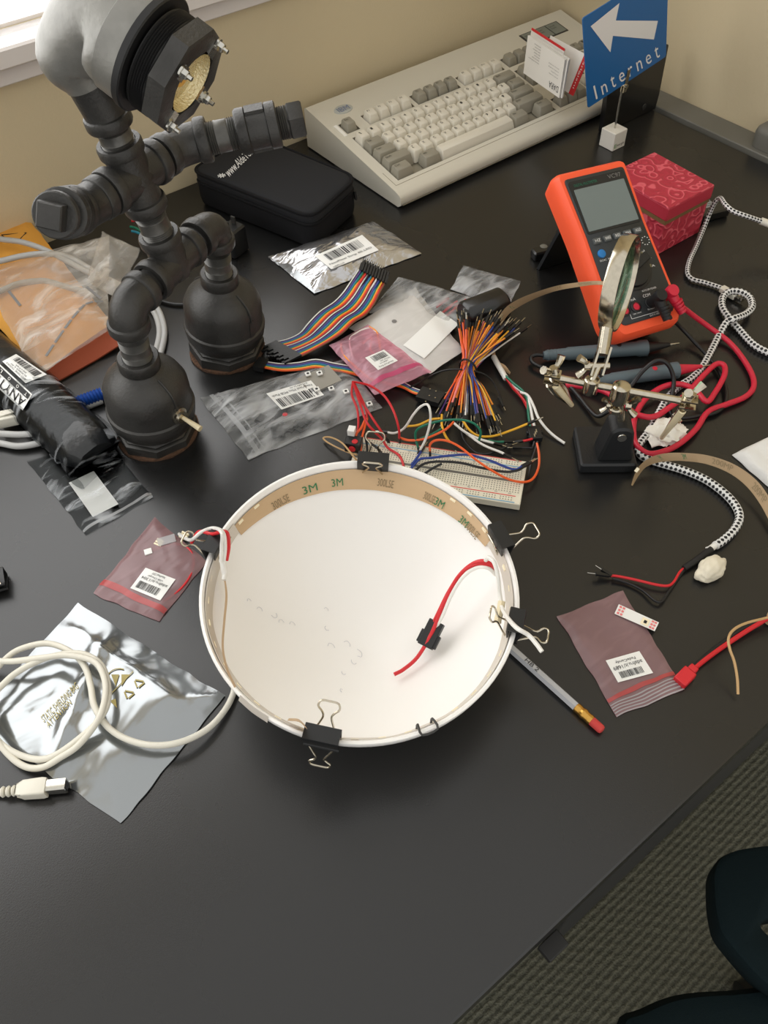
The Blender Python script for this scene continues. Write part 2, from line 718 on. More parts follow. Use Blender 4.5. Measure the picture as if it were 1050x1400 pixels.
def text_geo(body):
    if body not in _T:
        cu = bpy.data.curves.new('t', 'FONT')
        cu.body = body
        cu.resolution_u = 3
        ob = bpy.data.objects.new('t', cu)
        me = ob.to_mesh()
        vs = [v.co.copy() for v in me.vertices]
        fs = [list(p.vertices) for p in me.polygons]
        ob.to_mesh_clear()
        bpy.data.objects.remove(ob)
        bpy.data.curves.remove(cu)
        if not vs:
            _T[body] = ([], [])
        else:
            x0, x1 = min(v.x for v in vs), max(v.x for v in vs)
            y0, y1 = min(v.y for v in vs), max(v.y for v in vs)
            _T[body] = ([((v.x - x0) / max(1e-6, x1 - x0), (v.y - y0) / max(1e-6, y1 - y0)) for v in vs], fs)
    return _T[body]


def quad_px(c, z, surf=None):
    """c: 4 pixel corners (s0t0, s1t0, s1t1, s0t1), projected on the height surf(x,y) or plane z"""
    def mp(s, t, off=0.):
        px = (c[0][0] * (1 - s) + c[1][0] * s) * (1 - t) + (c[3][0] * (1 - s) + c[2][0] * s) * t
        py = (c[0][1] * (1 - s) + c[1][1] * s) * (1 - t) + (c[3][1] * (1 - s) + c[2][1] * s) * t
        zz = z
        if surf:
            for _ in range(4):
                p = at(px, py, zz)
                zz = surf(p.x, p.y)
        return at(px, py, zz + off)
    return mp


def quad3(c):
    c = [V(p) for p in c]
    nrm = (c[1] - c[0]).cross(c[3] - c[0]).normalized()

    def mp(s, t, off=0.):
        return (c[0] * (1 - s) + c[1] * s) * (1 - t) + (c[3] * (1 - s) + c[2] * s) * t + nrm * off
    return mp


class Bag:
    """a closed pillow of film with creases, lying on height z0"""

    def __init__(s, corners, z0=.0006, thick=.004, wr=.002, seed=0, freq=40, n=30, edge=.12, lump=None):
        s.z0 = z0 if isinstance(z0, (list, tuple)) else [z0] * 4
        s.c = [at(p[0], p[1], s.z0[i]) for i, p in enumerate(corners)]
        s.th, s.wr, s.seed, s.fr, s.n, s.edge, s.lump = thick, wr, seed, freq, n, edge, lump

    def base(s, u, v):
        c = s.c
        return (c[0] * (1 - u) + c[1] * u) * (1 - v) + (c[3] * (1 - u) + c[2] * u) * v

    def h(s, u, v):
        e = min(u, 1 - u, v, 1 - v) / s.edge
        e = max(0., min(1., e))
        e = math.sin(e * PI / 2)
        p = s.base(u, v)
        q = V((p.x * s.fr, p.y * s.fr * .55, s.seed * 3.7))
        w = abs(noise.noise(q)) + .5 * abs(noise.noise(q * 2.3))
        hh = .0003 + s.th * e + s.wr * w * (.35 + .65 * e)
        if s.lump:
            hh += s.lump(u, v) * e
        return hh

    def pos(s, u, v, off=0.):
        p = s.base(u, v)
        # a slightly wavering outline
        a = noise.noise(V((p.x * 60, p.y * 60, s.seed))) * .0016
        b = noise.noise(V((p.x * 60, p.y * 60, s.seed + 9))) * .0016
        return V((p.x + a, p.y + b, p.z + s.h(u, v) + off))

    def uv(s, x, y):
        u = v = .5
        for _ in range(8):
            p = s.base(u, v)
            du = s.base(u + .01, v) - p
            dv = s.base(u, v + .01) - p
            ex, ey = x - p.x, y - p.y
            det = du.x * dv.y - du.y * dv.x
            if abs(det) < 1e-12:
                break
            u += .01 * (ex * dv.y - ey * dv.x) / det
            v += .01 * (du.x * ey - du.y * ex) / det
        return max(0, min(1, u)), max(0, min(1, v))

    def surf(s, x, y):
        u, v = s.uv(x, y)
        return s.base(u, v).z + s.h(u, v) + .0003

    def build(s, name, m, parent=None, bottom=True, **k):
        b = MB()
        b.grid(lambda u, v: s.pos(u, v), s.n, s.n)
        if bottom:
            def low(u, v):
                p = s.pos(u, v)
                return V((p.x, p.y, s.base(u, v).z))
            b.grid(low, s.n, s.n, flip=True)
        return b.build(name, m, parent, weld=True, angle=60, **k)


def strip_on(bag, u0, u1, v0, v1, name, m, parent, off=.0005, n=20):
    b = MB()
    b.grid(lambda a, c: bag.pos(u0 + (u1 - u0) * a, v0 + (v1 - v0) * c, off), n, 3)
    return b.build(name, m, parent, angle=60)


def sticker(parent, mp, lines, barcode=(.12, .88, .55, .9), name='label_sticker', extra=None, n=6, bars=26, seed=1):
    b = MB()
    b.grid(lambda u, v: mp(u, v, .0004), n, n)
    o = b.build(name, 'label_white', parent, angle=60)
    rnd = random.Random(seed)
    if barcode:
        k = MB()
        x0, x1, y0, y1 = barcode
        x = x0
        while x < x1:
            w = rnd.choice((.35, .35, .7, 1.0)) * (x1 - x0) / bars
            k.grid(lambda u, v: mp(x + w * u, y0 + (y1 - y0) * v, .0007), 1, 3)
            x += w + rnd.choice((.4, .4, .8)) * (x1 - x0) / bars
        k.build('barcode', 'ink', o)
    if lines:
        k = MB()
        for (txt, a, b_, c, d) in lines:
            k.text(txt, mp, a, b_, c, d, off=.0007)
        k.build('print', 'ink', o)
    return o


# ------------------------------------------------------------------ the room
WY, WXR = 1.0, 1.112
b = MB()
fr = WORLD
b.box(fr, -1.9, WXR + .1, -1.6, WY + .1, -.76, -.73)
struct(b.build('floor', 'carpet'))
wx0, wx1, wz0, wz1 = -1.25, .62, .234, 1.45
b = MB()
b.box(fr, -1.9, WXR + .1, WY, WY + .12, -.73, wz0)
b.box(fr, -1.9, WXR + .1, WY, WY + .12, wz1, 1.9)
b.box(fr, -1.9, wx0, WY, WY + .12, wz0, wz1)
b.box(fr, wx1, WXR + .1, WY, WY + .12, wz0, wz1)
struct(b.build('wall_back', 'wall_paint'))
b = MB()
b.box(fr, WXR, WXR + .1, -1.6, WY, -.73, 1.9)
struct(b.build('wall_right', 'wall_paint'))
b = MB()   # two-step window sill
b.box(fr, wx0 - .05, wx1 + .05, WY - .03, WY + .02, .213, .234, .004)
b.box(fr, wx0 - .04, wx1 + .04, WY - .014, WY + .01, .192, .2125, .002)
struct(b.build('trim_1', 'trim_paint'))
b = MB()
for x in (wx0, wx1 - .03):
    b.box(fr, x, x + .03, WY + .02, WY + .05, wz0, wz1)
b.box(fr, wx0, wx1, WY + .02, WY + .05, wz0, wz0 + .004)
b.box(fr, wx0, wx1, WY + .02, WY + .05, wz1 - .04, wz1)
w = struct(b.build('window_1', 'trim_paint'))
b = MB()
b.box(fr, wx0 + .03, wx1 - .03, WY + .033, WY + .036, wz0 + .004, wz1 - .04)
b.build('pane', 'window_glass', w)
b = MB()   # grey ledge at the foot of the right-hand wall
b.box(fr, 1.0675, WXR - .001, -.2, WY - .001, -.06, .004, .002)
struct(b.build('trim_2', 'ledge_grey'))

# ------------------------------------------------------------------ desk
desk = thing('desk', 'long black laminate desk running along the wall under everything', 'desk', (.1, .5, -.73))
b = MB()
b.box(fr, -1.3, 1.0615, .041, WY - .002, -.028, 0, .0025)
b.build('desk_top', 'desk_laminate', desk)
ex = at(765, 1275).x + .022
b = MB()
b.box(fr, ex, 1.05, .0412, .066, -.145, -.0285, .002)
b.build('apron', 'desk_edge', desk)
b = MB()
for x in (-1.2, .98):
    b.box(fr, x, x + .05, .1, .15, -.73, -.0285)
    b.box(fr, x, x + .05, .9, .95, -.73, -.0285)
b.build('leg', 'desk_edge', desk)
b = MB()
p = at(752, 1290, -.03)
b.box(fr, p.x - .008, p.x + .010, .029, .0409, -.036, -.0285, .001)
b.build('edge_bracket', 'black_rubber', desk)

# ------------------------------------------------------------------ chair at the lower right
ch = thing('office_chair', 'dark teal-black office chair with looped armrest at the lower right', 'chair', (.62, -.28, -.73))
b = MB()
oc = [at(*w_, -.33) for w_ in ((1125, 1150), (1050, 1153), (1008, 1159), (984, 1171), (976, 1190), (977, 1235), (985, 1274), (1005, 1299), (1030, 1328), (1055, 1351), (1110, 1390), (1125, 1310), (1052, 1277), (1041, 1265), (1050, 1256), (1125, 1245))]
b.prism(rounded([tuple(p.xy) for p in oc], .02, 4), [(-.375, .006), (-.368, .0015), (-.34, 0), (-.333, .0015), (-.33, .006)], fr)
b.build('armrest', 'chair_fabric', ch)
b = MB()
oc = [at(*w_, -.36) for w_ in ((846, 1400), (880, 1376), (930, 1357), (1000, 1351), (1080, 1352), (1180, 1420), (1160, 1560), (1000, 1600), (860, 1520))]
pl = [tuple(p.xy) for p in catmull(oc, 4, True)]
b.prism(pl, [(-.42, .02), (-.40, .004), (-.375, 0), (-.362, .006), (-.357, .02)], fr)
b.build('seat', 'chair_fabric', ch)
sc_ = sum((V((p[0], p[1])) for p in pl), V((0, 0))) / len(pl) + V((.10, -.20))
b = MB()
b.lathe((sc_.x, sc_.y, -.66), UP, [(0, .03), (.1, .03), (.1, .022), (.245, .022)], 20)
b.build('gas_column', 'black_plastic', ch)
for k in range(5):
    a = k * 2 * PI / 5 - 1.4
    d = V((math.cos(a), math.sin(a), 0))
    b = MB()
    b.tube([V((sc_.x, sc_.y, -.64)), V((sc_.x, sc_.y, -.645)) + d * .12, V((sc_.x, sc_.y, -.675)) + d * .19], lambda t: .024 - .008 * t, 10)
    leg_ = b.build('base_leg', 'black_plastic', ch)
    b = MB()
    c0 = V((sc_.x, sc_.y, -.703)) + d * .19
    sd = d.cross(UP)
    b.lathe(c0 - sd * .02, sd, [(0, .02), (.004, .0265), (.036, .0265), (.04, .02)], 18)
    b.build('caster', 'black_plastic', leg_)
g0 = at(1046, 196, .004)
b = MB()
b.prism(rounded([(g0.x - .022, g0.y - .07), (g0.x + .014, g0.y - .07), (g0.x + .014, g0.y + .012), (g0.x - .022, g0.y + .012)], .012, 5), [(.0045, .001), (.024, 0), (.030, .002), (.033, .006)], fr)
tag(b.build('grey_block', 'ledge_grey'), 'rounded grey block on the ledge at the right edge of the picture', 'block')

# ------------------------------------------------------------------ pipe lamp
B1, B2 = at(216, 590), at(311, 478)
N1, N2 = at(188, 487, .102), at(299, 369, .105)
A1, A2 = (N1 - B1).normalized(), (N2 - B2).normalized()
E1, E2 = B1 + (N1 - B1) * (.158 / .102), B2 + (N2 - B2) * (.158 / .105)
TC = (E1 + E2) / 2
AX = (E2 - E1).normalized()
CR_ = lift(TC, 182, 241)
UPX = (CR_ - TC).normalized()
lamp = thing('pipe_lamp', 'black iron pipe-fitting lamp standing like a two-legged figure with a big elbow head', 'lamp', ((B1 + B2) / 2).to_tuple())
PR = .0132  # pipe radius


def nipple(a, b_, r=PR, name='nipple', m='iron_bright'):
    d = (b_ - a)
    L = d.length
    prof = [(0, r)]
    n = 7
    for k in range(n):      # thread ridges at both ends
        t = L * .36 * k / n
        prof += [(t, r - .0006), (t + L * .36 / n * .5, r + .0005)]
    prof += [(L * .38, r), (L * .62, r)]
    for k in range(n):
        t = L * .64 + L * .36 * k / n
        prof += [(t, r - .0006), (t + L * .36 / n * .5, r + .0005)]
    MB().lathe(a, d, prof, 24).build(name, m, lamp)


def collar(b, o, d, r=.0188, h=.011, taper=.0015):
    b.lathe(o, d, [(0, r - taper - .002), (.0015, r - .0006), (.003, r), (h - .002, r), (h, r - .001), (h, r - .0045), (h - .004, r - .0055)], 28, capb=False)


def elbow(p_in, corner, p_out, r=.0165, name='elbow', rc=.8):
    """p_in, p_out: mouth centres; corner: axis crossing"""
    b = MB()
    a, c = (p_in - corner), (p_out - corner)
    q = min(a.length, c.length) * rc
    pts = [p_in]
    for k in range(11):
        t = k / 10
        A, B_ = corner + a.normalized() * q, corner + c.normalized() * q
        pts.append(A * (1 - t) ** 2 + corner * 2 * t * (1 - t) + B_ * t * t)
    pts.append(p_out)
    b.tube(pts, r, 26, smooth=False)
    for p, d in ((p_in, a), (p_out, c)):
        collar(b, p - d.normalized() * .011, d)
    return b.build(name, 'iron', lamp)


def bell(B, A, name='bell_reducer'):
    b = MB()
    prof = [(.0205, .034), (.022, .0385), (.026, .0395), (.028, .0412), (.0385, .0428), (.041, .0424), (.0425, .0405), (.058, .0404), (.067, .0398), (.0755, .0360), (.0815, .0292), (.0855, .0222), (.0875, .0188),
            (.089, .0178), (.0895, .0185), (.091, .0193), (.101, .0193), (.1025, .0182), (.1025, .0142), (.099, .0138)]
    b.lathe(B, A, prof, 48, capb=False)
    ref = V((.25, -.97, 0))
    for sg in (1, -1):       # casting seam
        x = frame_from(A, ref * sg)[0]
        b.tube([B + A * t + x * (r + .0003) for t, r in ((.058, .0404), (.067, .0398), (.0755, .0360), (.0815, .0292), (.0855, .0222))], .0012, 6)
        b.bar(B + A * .043 + x * .0402, B + A * .062 + x * .0395, .006, .003, up=x)
    o = b.build(name, 'iron', lamp)
    b = MB()
    b.lathe(B, A, [(.0027, .0405), (.0135, .0405), (.0150, .0385), (.015, .037), (.0165, .0375), (.018, .036), (.0195, .0375), (.021, .036)], 8, rot=.3)
    b.build('base_plug', 'iron', lamp)
    b = MB()
    vs = 40
    b.lathe(B, UP, [(0, .0408), (.0026, .0410)], vs, rot=.3)
    for i in range(len(b.v)):
        k = 1 + .03 * noise.noise(b.v[i] * 260)
        dd = b.v[i] - V(B)
        # follow the octagon of the plug
        an = math.atan2(dd.y, dd.x)
        b.v[i] = V(B) + V((dd.x * k, dd.y * k, dd.z * (1 + .2 * noise.noise(b.v[i] * 400))))
    b.build('cork_pad', 'cork', lamp)
    return o


bell1 = bell(B1, A1)
bell2 = bell(B2, A2)
# toggle switch on the near bell
sp = at(246, 566, .05)
sd = (sp - (B1 + A1 * .05))
sd = (sd - A1 * sd.dot(A1)).normalized()
so = B1 + A1 * .050 + sd * .0385
b = MB()
b.lathe(so, sd, [(0, .0085), (.003, .0085), (.004, .006), (.007, .0058)], 20)
sw = b.build('toggle_switch', 'nickel', bell1)
b = MB()
e2 = so + sd * .0235 + CR * .004 - CU * .003
b.tube([so + sd * .005, (so + sd * .005).lerp(e2, .5), e2], lambda t: .0018 + .0012 * t, 12)
b.build('switch_lever', 'ivory', sw)

nipple(B1 + A1 * .099, B1 + A1 * .126)
nipple(B2 + A2 * .099, B2 + A2 * .128)
elbow(B1 + A1 * .134, E1, E1 + AX * .030)
elbow(B2 + A2 * .134, E2, E2 - AX * .030)
nipple(E1 + AX * .026, TC - AX * .026, .0125, m='iron')
nipple(E2 - AX * .026, TC + AX * .026, .0125, m='iron')


def branch(center, dirs, L=.028, r=.0165, name='tee'):
    b = MB()
    for d in dirs:
        b.tube([center - d * .004, center + d * L], r, 26, smooth=False)
        collar(b, center + d * (L - .008), d)
    b.lathe(center - dirs[-1] * .017, dirs[-1], [(0, .006), (.004, .0135), (.017, .0182), (.03, .0135), (.034, .006)], 22)
    return b.build(name, 'iron', lamp)


branch(TC, [AX, -AX, UPX], .029)
nipple(TC + UPX * .026, CR_ - UPX * .026)
ax_h = V((AX.x, AX.y, 0)).normalized()
ARM = (Matrix.Rotation(-.12, 3, 'Z') @ ax_h)
FRONT = V((ARM.y, -ARM.x, 0)).normalized()
branch(CR_, [ARM, -ARM, -UPX, UPX], .0275, name='cross')


def arm(sg, d_b, l1, l2, l3, ph=0.):
    """bent arm: nipple, 45-degree elbow, nipple, coupling, square plug"""
    a = ARM * sg
    d = (a * math.cos(d_b) + (FRONT * math.cos(ph) + UP * math.sin(ph)) * math.sin(d_b)).normalized()
    k = CR_ + a * l1
    nipple(CR_ + a * .024, k - a * .018, m='iron')
    b = MB()
    p_in, p_out = k - a * .022, k + d * .022
    pts = [p_in] + [(k - a * .018) * (1 - t) ** 2 + k * 2 * t * (1 - t) + (k + d * .018) * t * t for t in [i / 8 for i in range(9)]] + [p_out]
    b.tube(pts, .0163, 26, smooth=False)
    collar(b, p_in + a * .009, -a, .0178)
    collar(b, p_out - d * .008, d, .0188)
    b.build('bend_elbow', 'iron', lamp)
    e = k + d * .022
    nipple(e - d * .002, e + d * l2, m='iron_bright' if sg > 0 else 'iron')
    c0 = e + d * (l2 - .006)
    b = MB()
    Lc = .036 * l3
    b.lathe(c0, d, [(0, .0135), (0, .0172), (.002, .0188), (.009, .0188), (.010, .0168), (Lc - .010, .0168), (Lc - .009, .0188), (Lc - .001, .0188), (Lc, .0172), (Lc, .013)], 28)
    for an in (0, PI):
        x, y, _ = frame_from(d)
        w_ = x * math.cos(an) + y * math.sin(an)
        b.bar(c0 + d * .010 + w_ * .0168, c0 + d * (Lc - .010) + w_ * .0168, .012, .003, up=w_)
    b.build('coupling', 'iron', lamp)
    q = c0 + d * (Lc - .002)
    b = MB()
    prof = [(0, .0135)]
    for i in range(5):
        prof += [(.0018 * i + .0008, .0128), (.0018 * i + .0016, .0137)]
    b.lathe(q, d, prof + [(.0105, .013)], 24)
    if sg > 0:
        b.lathe(q + d * .0105, d, [(0, .0145), (.0012, .0158), (.012, .0158), (.0135, .0145)], 6)
    else:
        b.lathe(q + d * .0085, d, [(0, .0152), (.001, .0168), (.0065, .0168), (.0075, .0158)], 32)
        b.lathe(q + d * .016, d, [(0, .0125), (.0008, .0132), (.010, .0128), (.011, .0115)], 4, rot=.55)
        mp_c = q + d * .0272
    b.build('hex_plug' if sg > 0 else 'square_plug', 'iron', lamp)
    return q


arm(1, .82, .058, .034, 1.0, .14)
arm(-1, .72, .056, .011, .52, .78)
# neck and head
HN = CR_ + UPX * .058
nipple(CR_ + UPX * .024, HN - UPX * .008)
NT = lift(HN, 118, 104)
kx = HN.lerp(NT, .55)
b = MB()
b.tube([HN - UPX * .012, HN, kx, NT, NT + (NT - kx) * .3], lambda t: .0165 + .0015 * t, 26, 5)
collar(b, HN - UPX * .003, -UPX, .0188)
b.build('neck_elbow', 'iron', lamp)
# head direction worked out from the flange seen at (206,73)
FD = (CR * .80 - CU * .56 + CF * .10).normalized()
FC = lift(NT + FD * .06, 206, 73)
ND = (NT - kx).normalized()
b = MB()
HC = FC - FD * .037          # crossing of the elbow axis
top = NT + UP * .0
pts, rr = [], []
ctrl = [NT - ND * .004, NT + ND * .018, HC, FC - FD * .018, FC - FD * .004]
P_ = catmull(ctrl, 8)
R_ = [.0185, .026, .0330, .0390, .0395]


def rfun(t):
    x = t * (len(R_) - 1)
    i = min(int(x), len(R_) - 2)
    f = x - i
    f = f * f * (3 - 2 * f)
    return R_[i] * (1 - f) + R_[i + 1] * f


b.tube(P_, rfun, 40, smooth=False, caps=True)
b.lathe(FC - FD * .020, FD, [(0, .039), (.001, .0405), (.018, .0408), (.0185, .040)], 44)
b.build('head_elbow', 'iron_grey', lamp)
b = MB()
b.lathe(FC - FD * .003, FD, [(0, .0395), (.001, .0425), (.0055, .0425), (.0065, .0415)], 44)
prof = [(.006, .036)]
for i in range(7):
    prof += [(.007 + .0018 * i, .0352), (.0079 + .0018 * i, .0368)]
prof += [(.021, .0345)]
b.lathe(FC, FD, prof, 44)
b.build('threaded_ring', 'black_rubber', lamp)
b = MB()
q = FC + FD * .0195
prof = [(0, .036), (.0008, .0395), (.014, .0395), (.0155, .037), (.0155, .0245), (.006, .0245), (.006, .001)]
b.lathe(q, FD, prof, 8, rot=.39, capb=False)
b.build('octagon_clamp', 'iron', lamp)
b = MB()
b.lathe(q + FD * .0062, FD, [(0, .0001), (.0005, .019), (.0088, .0220)], 36, capb=False, capa=False)
rf_ = b.build('reflector', 'reflector', lamp)
b = MB()
b.lathe(q + FD * .0068, FD, [(0, .008), (.0014, .007)], 20)
b.build('led_disc', 'lamp_yellow', lamp)
hx, hy, _ = frame_from(FD)
for k in range(4):
    a = .39 + PI / 8 + k * PI / 2
    w_ = hx * math.cos(a) + hy * math.sin(a)
    o_ = q + FD * .0158 + w_ * .0318
    b = MB()
    b.lathe(o_, FD, [(0, .0045), (.0015, .0045)], 16)
    b.lathe(o_ + FD * .0015, FD, [(0, .0036), (.0032, .0036), (.004, .003)], 6)
    b.lathe(o_ + FD * .005, FD, [(0, .0019), (.004, .0017)], 10)
    b.bar(o_ + w_ * -.006 - FD * .004, o_ + w_ * -.006 + FD * .0005, .011, .008, up=w_)
    b.build('clamp_bolt', 'steel', lamp)

# ------------------------------------------------------------------ zip pouch
pc = [V((.473, .76)), V((.571, .797)), V((.529, .972)), V((.416, .952))]
pouch = thing('zip_pouch', 'black fabric zip pouch with white web address printed on its lid', 'pouch', (.5, .87, 0))
pol = rounded([tuple(p) for p in pc], .022, 6)
b = MB()
b.prism(pol, [(.0005, .006), (.004, .0015), (.012, 0), (.03, .0005), (.033, .002)], fr)
b.build('pouch_body', 'pouch_side', pouch)
b = MB()
b.prism(pol, [(.0335, .0025), (.036, .0008), (.044, .0008), (.0475, .003), (.0488, .006), (.0494, .010)], fr)
b.build('lid', 'pouch_cloth', pouch)
for z in (.0335, .0468):
    b = MB()
    b.tube([V((p[0], p[1], z)) for p in inset(pol, .0012)], .0018 if z < .04 else .0022, 8, 1, closed=True)
    b.build('zipper' if z < .04 else 'piping', 'pouch_side', pouch)
b = MB()
zc = V((pc[1].x, pc[1].y, .034)) * .9 + V((pc[0].x, pc[0].y, .034)) * .1
b.bar(zc + V((0, .0005, 0)), zc + V((.0012, .0002, -.012)), .005, .0025)
b.build('zip_pull', 'black_plastic', pouch)
b = MB()
mp = quad_px([(309, 236), (346, 204), (338, 200), (302, 229)][:4], .0505)
mp = quad_px([(313, 243), (347, 209), (339, 203), (306, 232)], .0503)
b.text('www.AldeTek', mp, 0, 1, 0, 1, off=0)
sp_ = at(303, 240, .0503)
for k in range(8):
    a = k * PI / 4
    d = V((math.cos(a), math.sin(a), 0))
    b.bar(sp_ + d * .001, sp_ + d * .0052, .0013, .0003)
b.build('lettering', 'white_print', pouch)

# ------------------------------------------------------------------ keyboard
K0 = V((.8582 - .246, .8695 - .105, 0))
kb = thing('keyboard', 'beige mechanical desktop keyboard with light and dark grey keys against the wall', 'keyboard', (.8582, .8695, 0))
deck = lambda v: .0215 + (v - .012) * .183
kfr = lambda u, v, z: K0 + V((u, v, z))
PIT = .01905
U0, V0 = .0178, .0270
UN, UK = U0 + 15 * PIT + .0115, U0 + 15 * PIT + .0115 + 3 * PIT + .0115
VF = V0 + 5 * PIT + .0125
e = .0012
wells = [(U0 - e, U0 + 15 * PIT + e, V0 - e, V0 + 5 * PIT + e), (UK - e, UK + 4 * PIT + e, V0 - e, V0 + 5 * PIT + e),
         (UN - e, UN + 3 * PIT + e, V0 + 3 * PIT - e, V0 + 5 * PIT + e), (UN - e, UN + 3 * PIT + e, V0 - e, V0 + PIT + e),
         (UN + PIT - e, UN + 2 * PIT + e, V0 + PIT - e, V0 + 2 * PIT + e)]
fx = [U0] + [U0 + (2 + i) * PIT for i in range(4)] + [U0 + (6.5 + i) * PIT for i in range(4)] + [U0 + (11 + i) * PIT for i in range(4)] + [UN + i * PIT for i in range(3)]
for a, n in ((U0, 1), (U0 + 2 * PIT, 4), (U0 + 6.5 * PIT, 4), (U0 + 11 * PIT, 4), (UN, 3)):
    wells.append((a - e, a + n * PIT + e, VF - e, VF + PIT + e))
b = MB()
us = sorted({round(x, 6) for w_ in wells for x in w_[:2]} | {0., .492})
vs_ = sorted({round(x, 6) for w_ in wells for x in w_[2:]} | {.012, .206})
inw = lambda u, v: any(w_[0] < u < w_[1] and w_[2] < v < w_[3] for w_ in wells)
DP = .0075
cell = {}
for i in range(len(us) - 1):
    for j in range(len(vs_) - 1):
        cell[i, j] = inw((us[i] + us[i + 1]) / 2, (vs_[j] + vs_[j + 1]) / 2)
for (i, j), wl in cell.items():
    a, c, d, f = us[i], us[i + 1], vs_[j], vs_[j + 1]
    z = -DP if wl else 0
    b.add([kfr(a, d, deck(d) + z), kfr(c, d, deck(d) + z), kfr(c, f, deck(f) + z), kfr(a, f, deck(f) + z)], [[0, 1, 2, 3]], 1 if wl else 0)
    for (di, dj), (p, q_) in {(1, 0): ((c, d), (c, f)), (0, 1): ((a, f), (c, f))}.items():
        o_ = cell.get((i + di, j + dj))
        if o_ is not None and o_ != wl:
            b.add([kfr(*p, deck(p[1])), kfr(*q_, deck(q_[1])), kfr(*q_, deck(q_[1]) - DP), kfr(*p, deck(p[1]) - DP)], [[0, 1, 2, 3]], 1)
side = [(.206, deck(.206)), (.2095, .0555), (.21, .052), (.21, .002), (.006, .002), (.001, .0055), (0, .0085), (0, .0135), (.0015, .0168), (.005, .0195), (.012, deck(.012))]
for (p, q_) in zip(side[:-1], side[1:]):
    uu = us if (p[0], q_[0]) == (0, 0) else [0., .492]
    b.add([kfr(0, p[0], p[1]), kfr(.492, p[0], p[1]), kfr(.492, q_[0], q_[1]), kfr(0, q_[0], q_[1])], [[0, 1, 2, 3]])
for u in (0., .492):
    b.add([kfr(u, p[0], p[1]) for p in side], [list(range(len(side)))])
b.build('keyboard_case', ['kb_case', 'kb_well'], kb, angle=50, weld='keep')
b = MB()   # parting groove along the front and the step round the key area
b.bar(kfr(.003, -.0004, .0062), kfr(.489, -.0004, .0062), .0008, .0012)
for (a, c) in (((.008, V0 - .0075), (.478, V0 - .0075)), ((.008, V0 - .0075), (.008, V0 + .0 + .02))):
    b.bar(kfr(a[0], a[1], deck(a[1]) + .0001), kfr(c[0], c[1], deck(c[1]) + .0001), .0005, .0004)
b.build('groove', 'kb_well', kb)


def key(u, v, wu, dark, leg='', hv=1, hgt=.0085):
    b = MB()
    w_, d_ = wu * PIT - .0010, hv * PIT - .0010
    u += .0005
    v += .0005
    zc = deck(v + d_ / 2)
    sl = .183

    def ring(iu, iv0, iv1, z):
        out = []
        for (x, y) in rounded([(iu, iv0), (w_ - iu, iv0), (w_ - iu, d_ - iv1), (iu, d_ - iv1)], .0016, 2):
            out.append(kfr(u + x, v + y, deck(v + y) + z))
        return out
    rings = [ring(0, 0, 0, -.0055), ring(.0002, .0002, .0002, -.003), ring(.0022, .0034, .0012, hgt - .001), ring(.0028, .0040, .0018, hgt)]
    n = len(rings[0])
    vv = [p for r in rings for p in r]
    ff = []
    for i in range(3):
        for k in range(n):
            k2 = (k + 1) % n
            ff.append([i * n + k, i * n + k2, (i + 1) * n + k2, (i + 1) * n + k])
    ff.append([3 * n + k for k in range(n)])
    ff.append([k for k in range(n)][::-1])
    b.add(vv, ff)
    if leg:
        s_ = .0042 if len(leg) == 1 else .0030
        L_ = s_ * (.75 if len(leg) == 1 else .62 * len(leg))
        x0 = u + .0045
        y0 = v + d_ - .0040 - s_
        mp = lambda s, t, off=0: kfr(x0 + L_ * s, y0 + s_ * t, deck(y0 + s_ * t) + hgt + .0002 + off)
        b.text(leg, mp, 0, 1, 0, 1, 1)
    return b.build('keycap', ['key_dark' if dark else 'key_light', 'legend_ink'], kb, angle=48)


def row(v, items, u=U0, hv=1):
    for it in items:
        if isinstance(it, (int, float)):
            u += it * PIT
            continue
        leg, w_, dk = it
        key(u, v, w_, dk, leg)
        u += w_ * PIT


L1 = lambda s: [(c, 1, 0) for c in s]
row(V0, [('Ctrl', 1.5, 1), 1, ('Alt', 1.5, 1), ('', 7, 0), ('Alt', 1.5, 1), 1, ('Ctrl', 1.5, 1)])
row(V0 + PIT, [('Shift', 2.25, 1)] + L1('ZXCVBNM,./') + [('Shift', 2.75, 1)])
row(V0 + 2 * PIT, [('Caps', 1.75, 1)] + L1("ASDFGHJKL;'") + [('Enter', 2.25, 1)])
row(V0 + 3 * PIT, [('Tab', 1.5, 1)] + L1('QWERTYUIOP[]') + [('\\', 1.5, 1)])
row(V0 + 4 * PIT, L1('`1234567890-=') + [('Back', 2, 1)])
for i, u in enumerate(fx):
    dk = 1 if i == 0 or 5 <= i <= 8 or i > 12 else 0
    key(u, VF, 1, dk, 'Esc' if i == 0 else ('F%d' % i if i < 13 else ''))
for i in range(3):
    key(UN + i * PIT, V0 + 3 * PIT, 1, 1)
    key(UN + i * PIT, V0 + 4 * PIT, 1, 1)
    key(UN + i * PIT, V0, 1, 1)
key(UN + PIT, V0 + PIT, 1, 1)
for j in range(1, 4):
    for i in range(3):
        key(UK + i * PIT, V0 + j * PIT, 1, 0, str((j - 1) * 3 + i + 1))
for i, c in enumerate(['Num', '/', '*', '-']):
    key(UK + i * PIT, V0 + 4 * PIT, 1, 1, c)
key(UK + 3 * PIT, V0 + 2 * PIT, 1, 1, '+', hv=2)
key(UK, V0, 2, 0, '0')
key(UK + 2 * PIT, V0, 1, 0, '.')
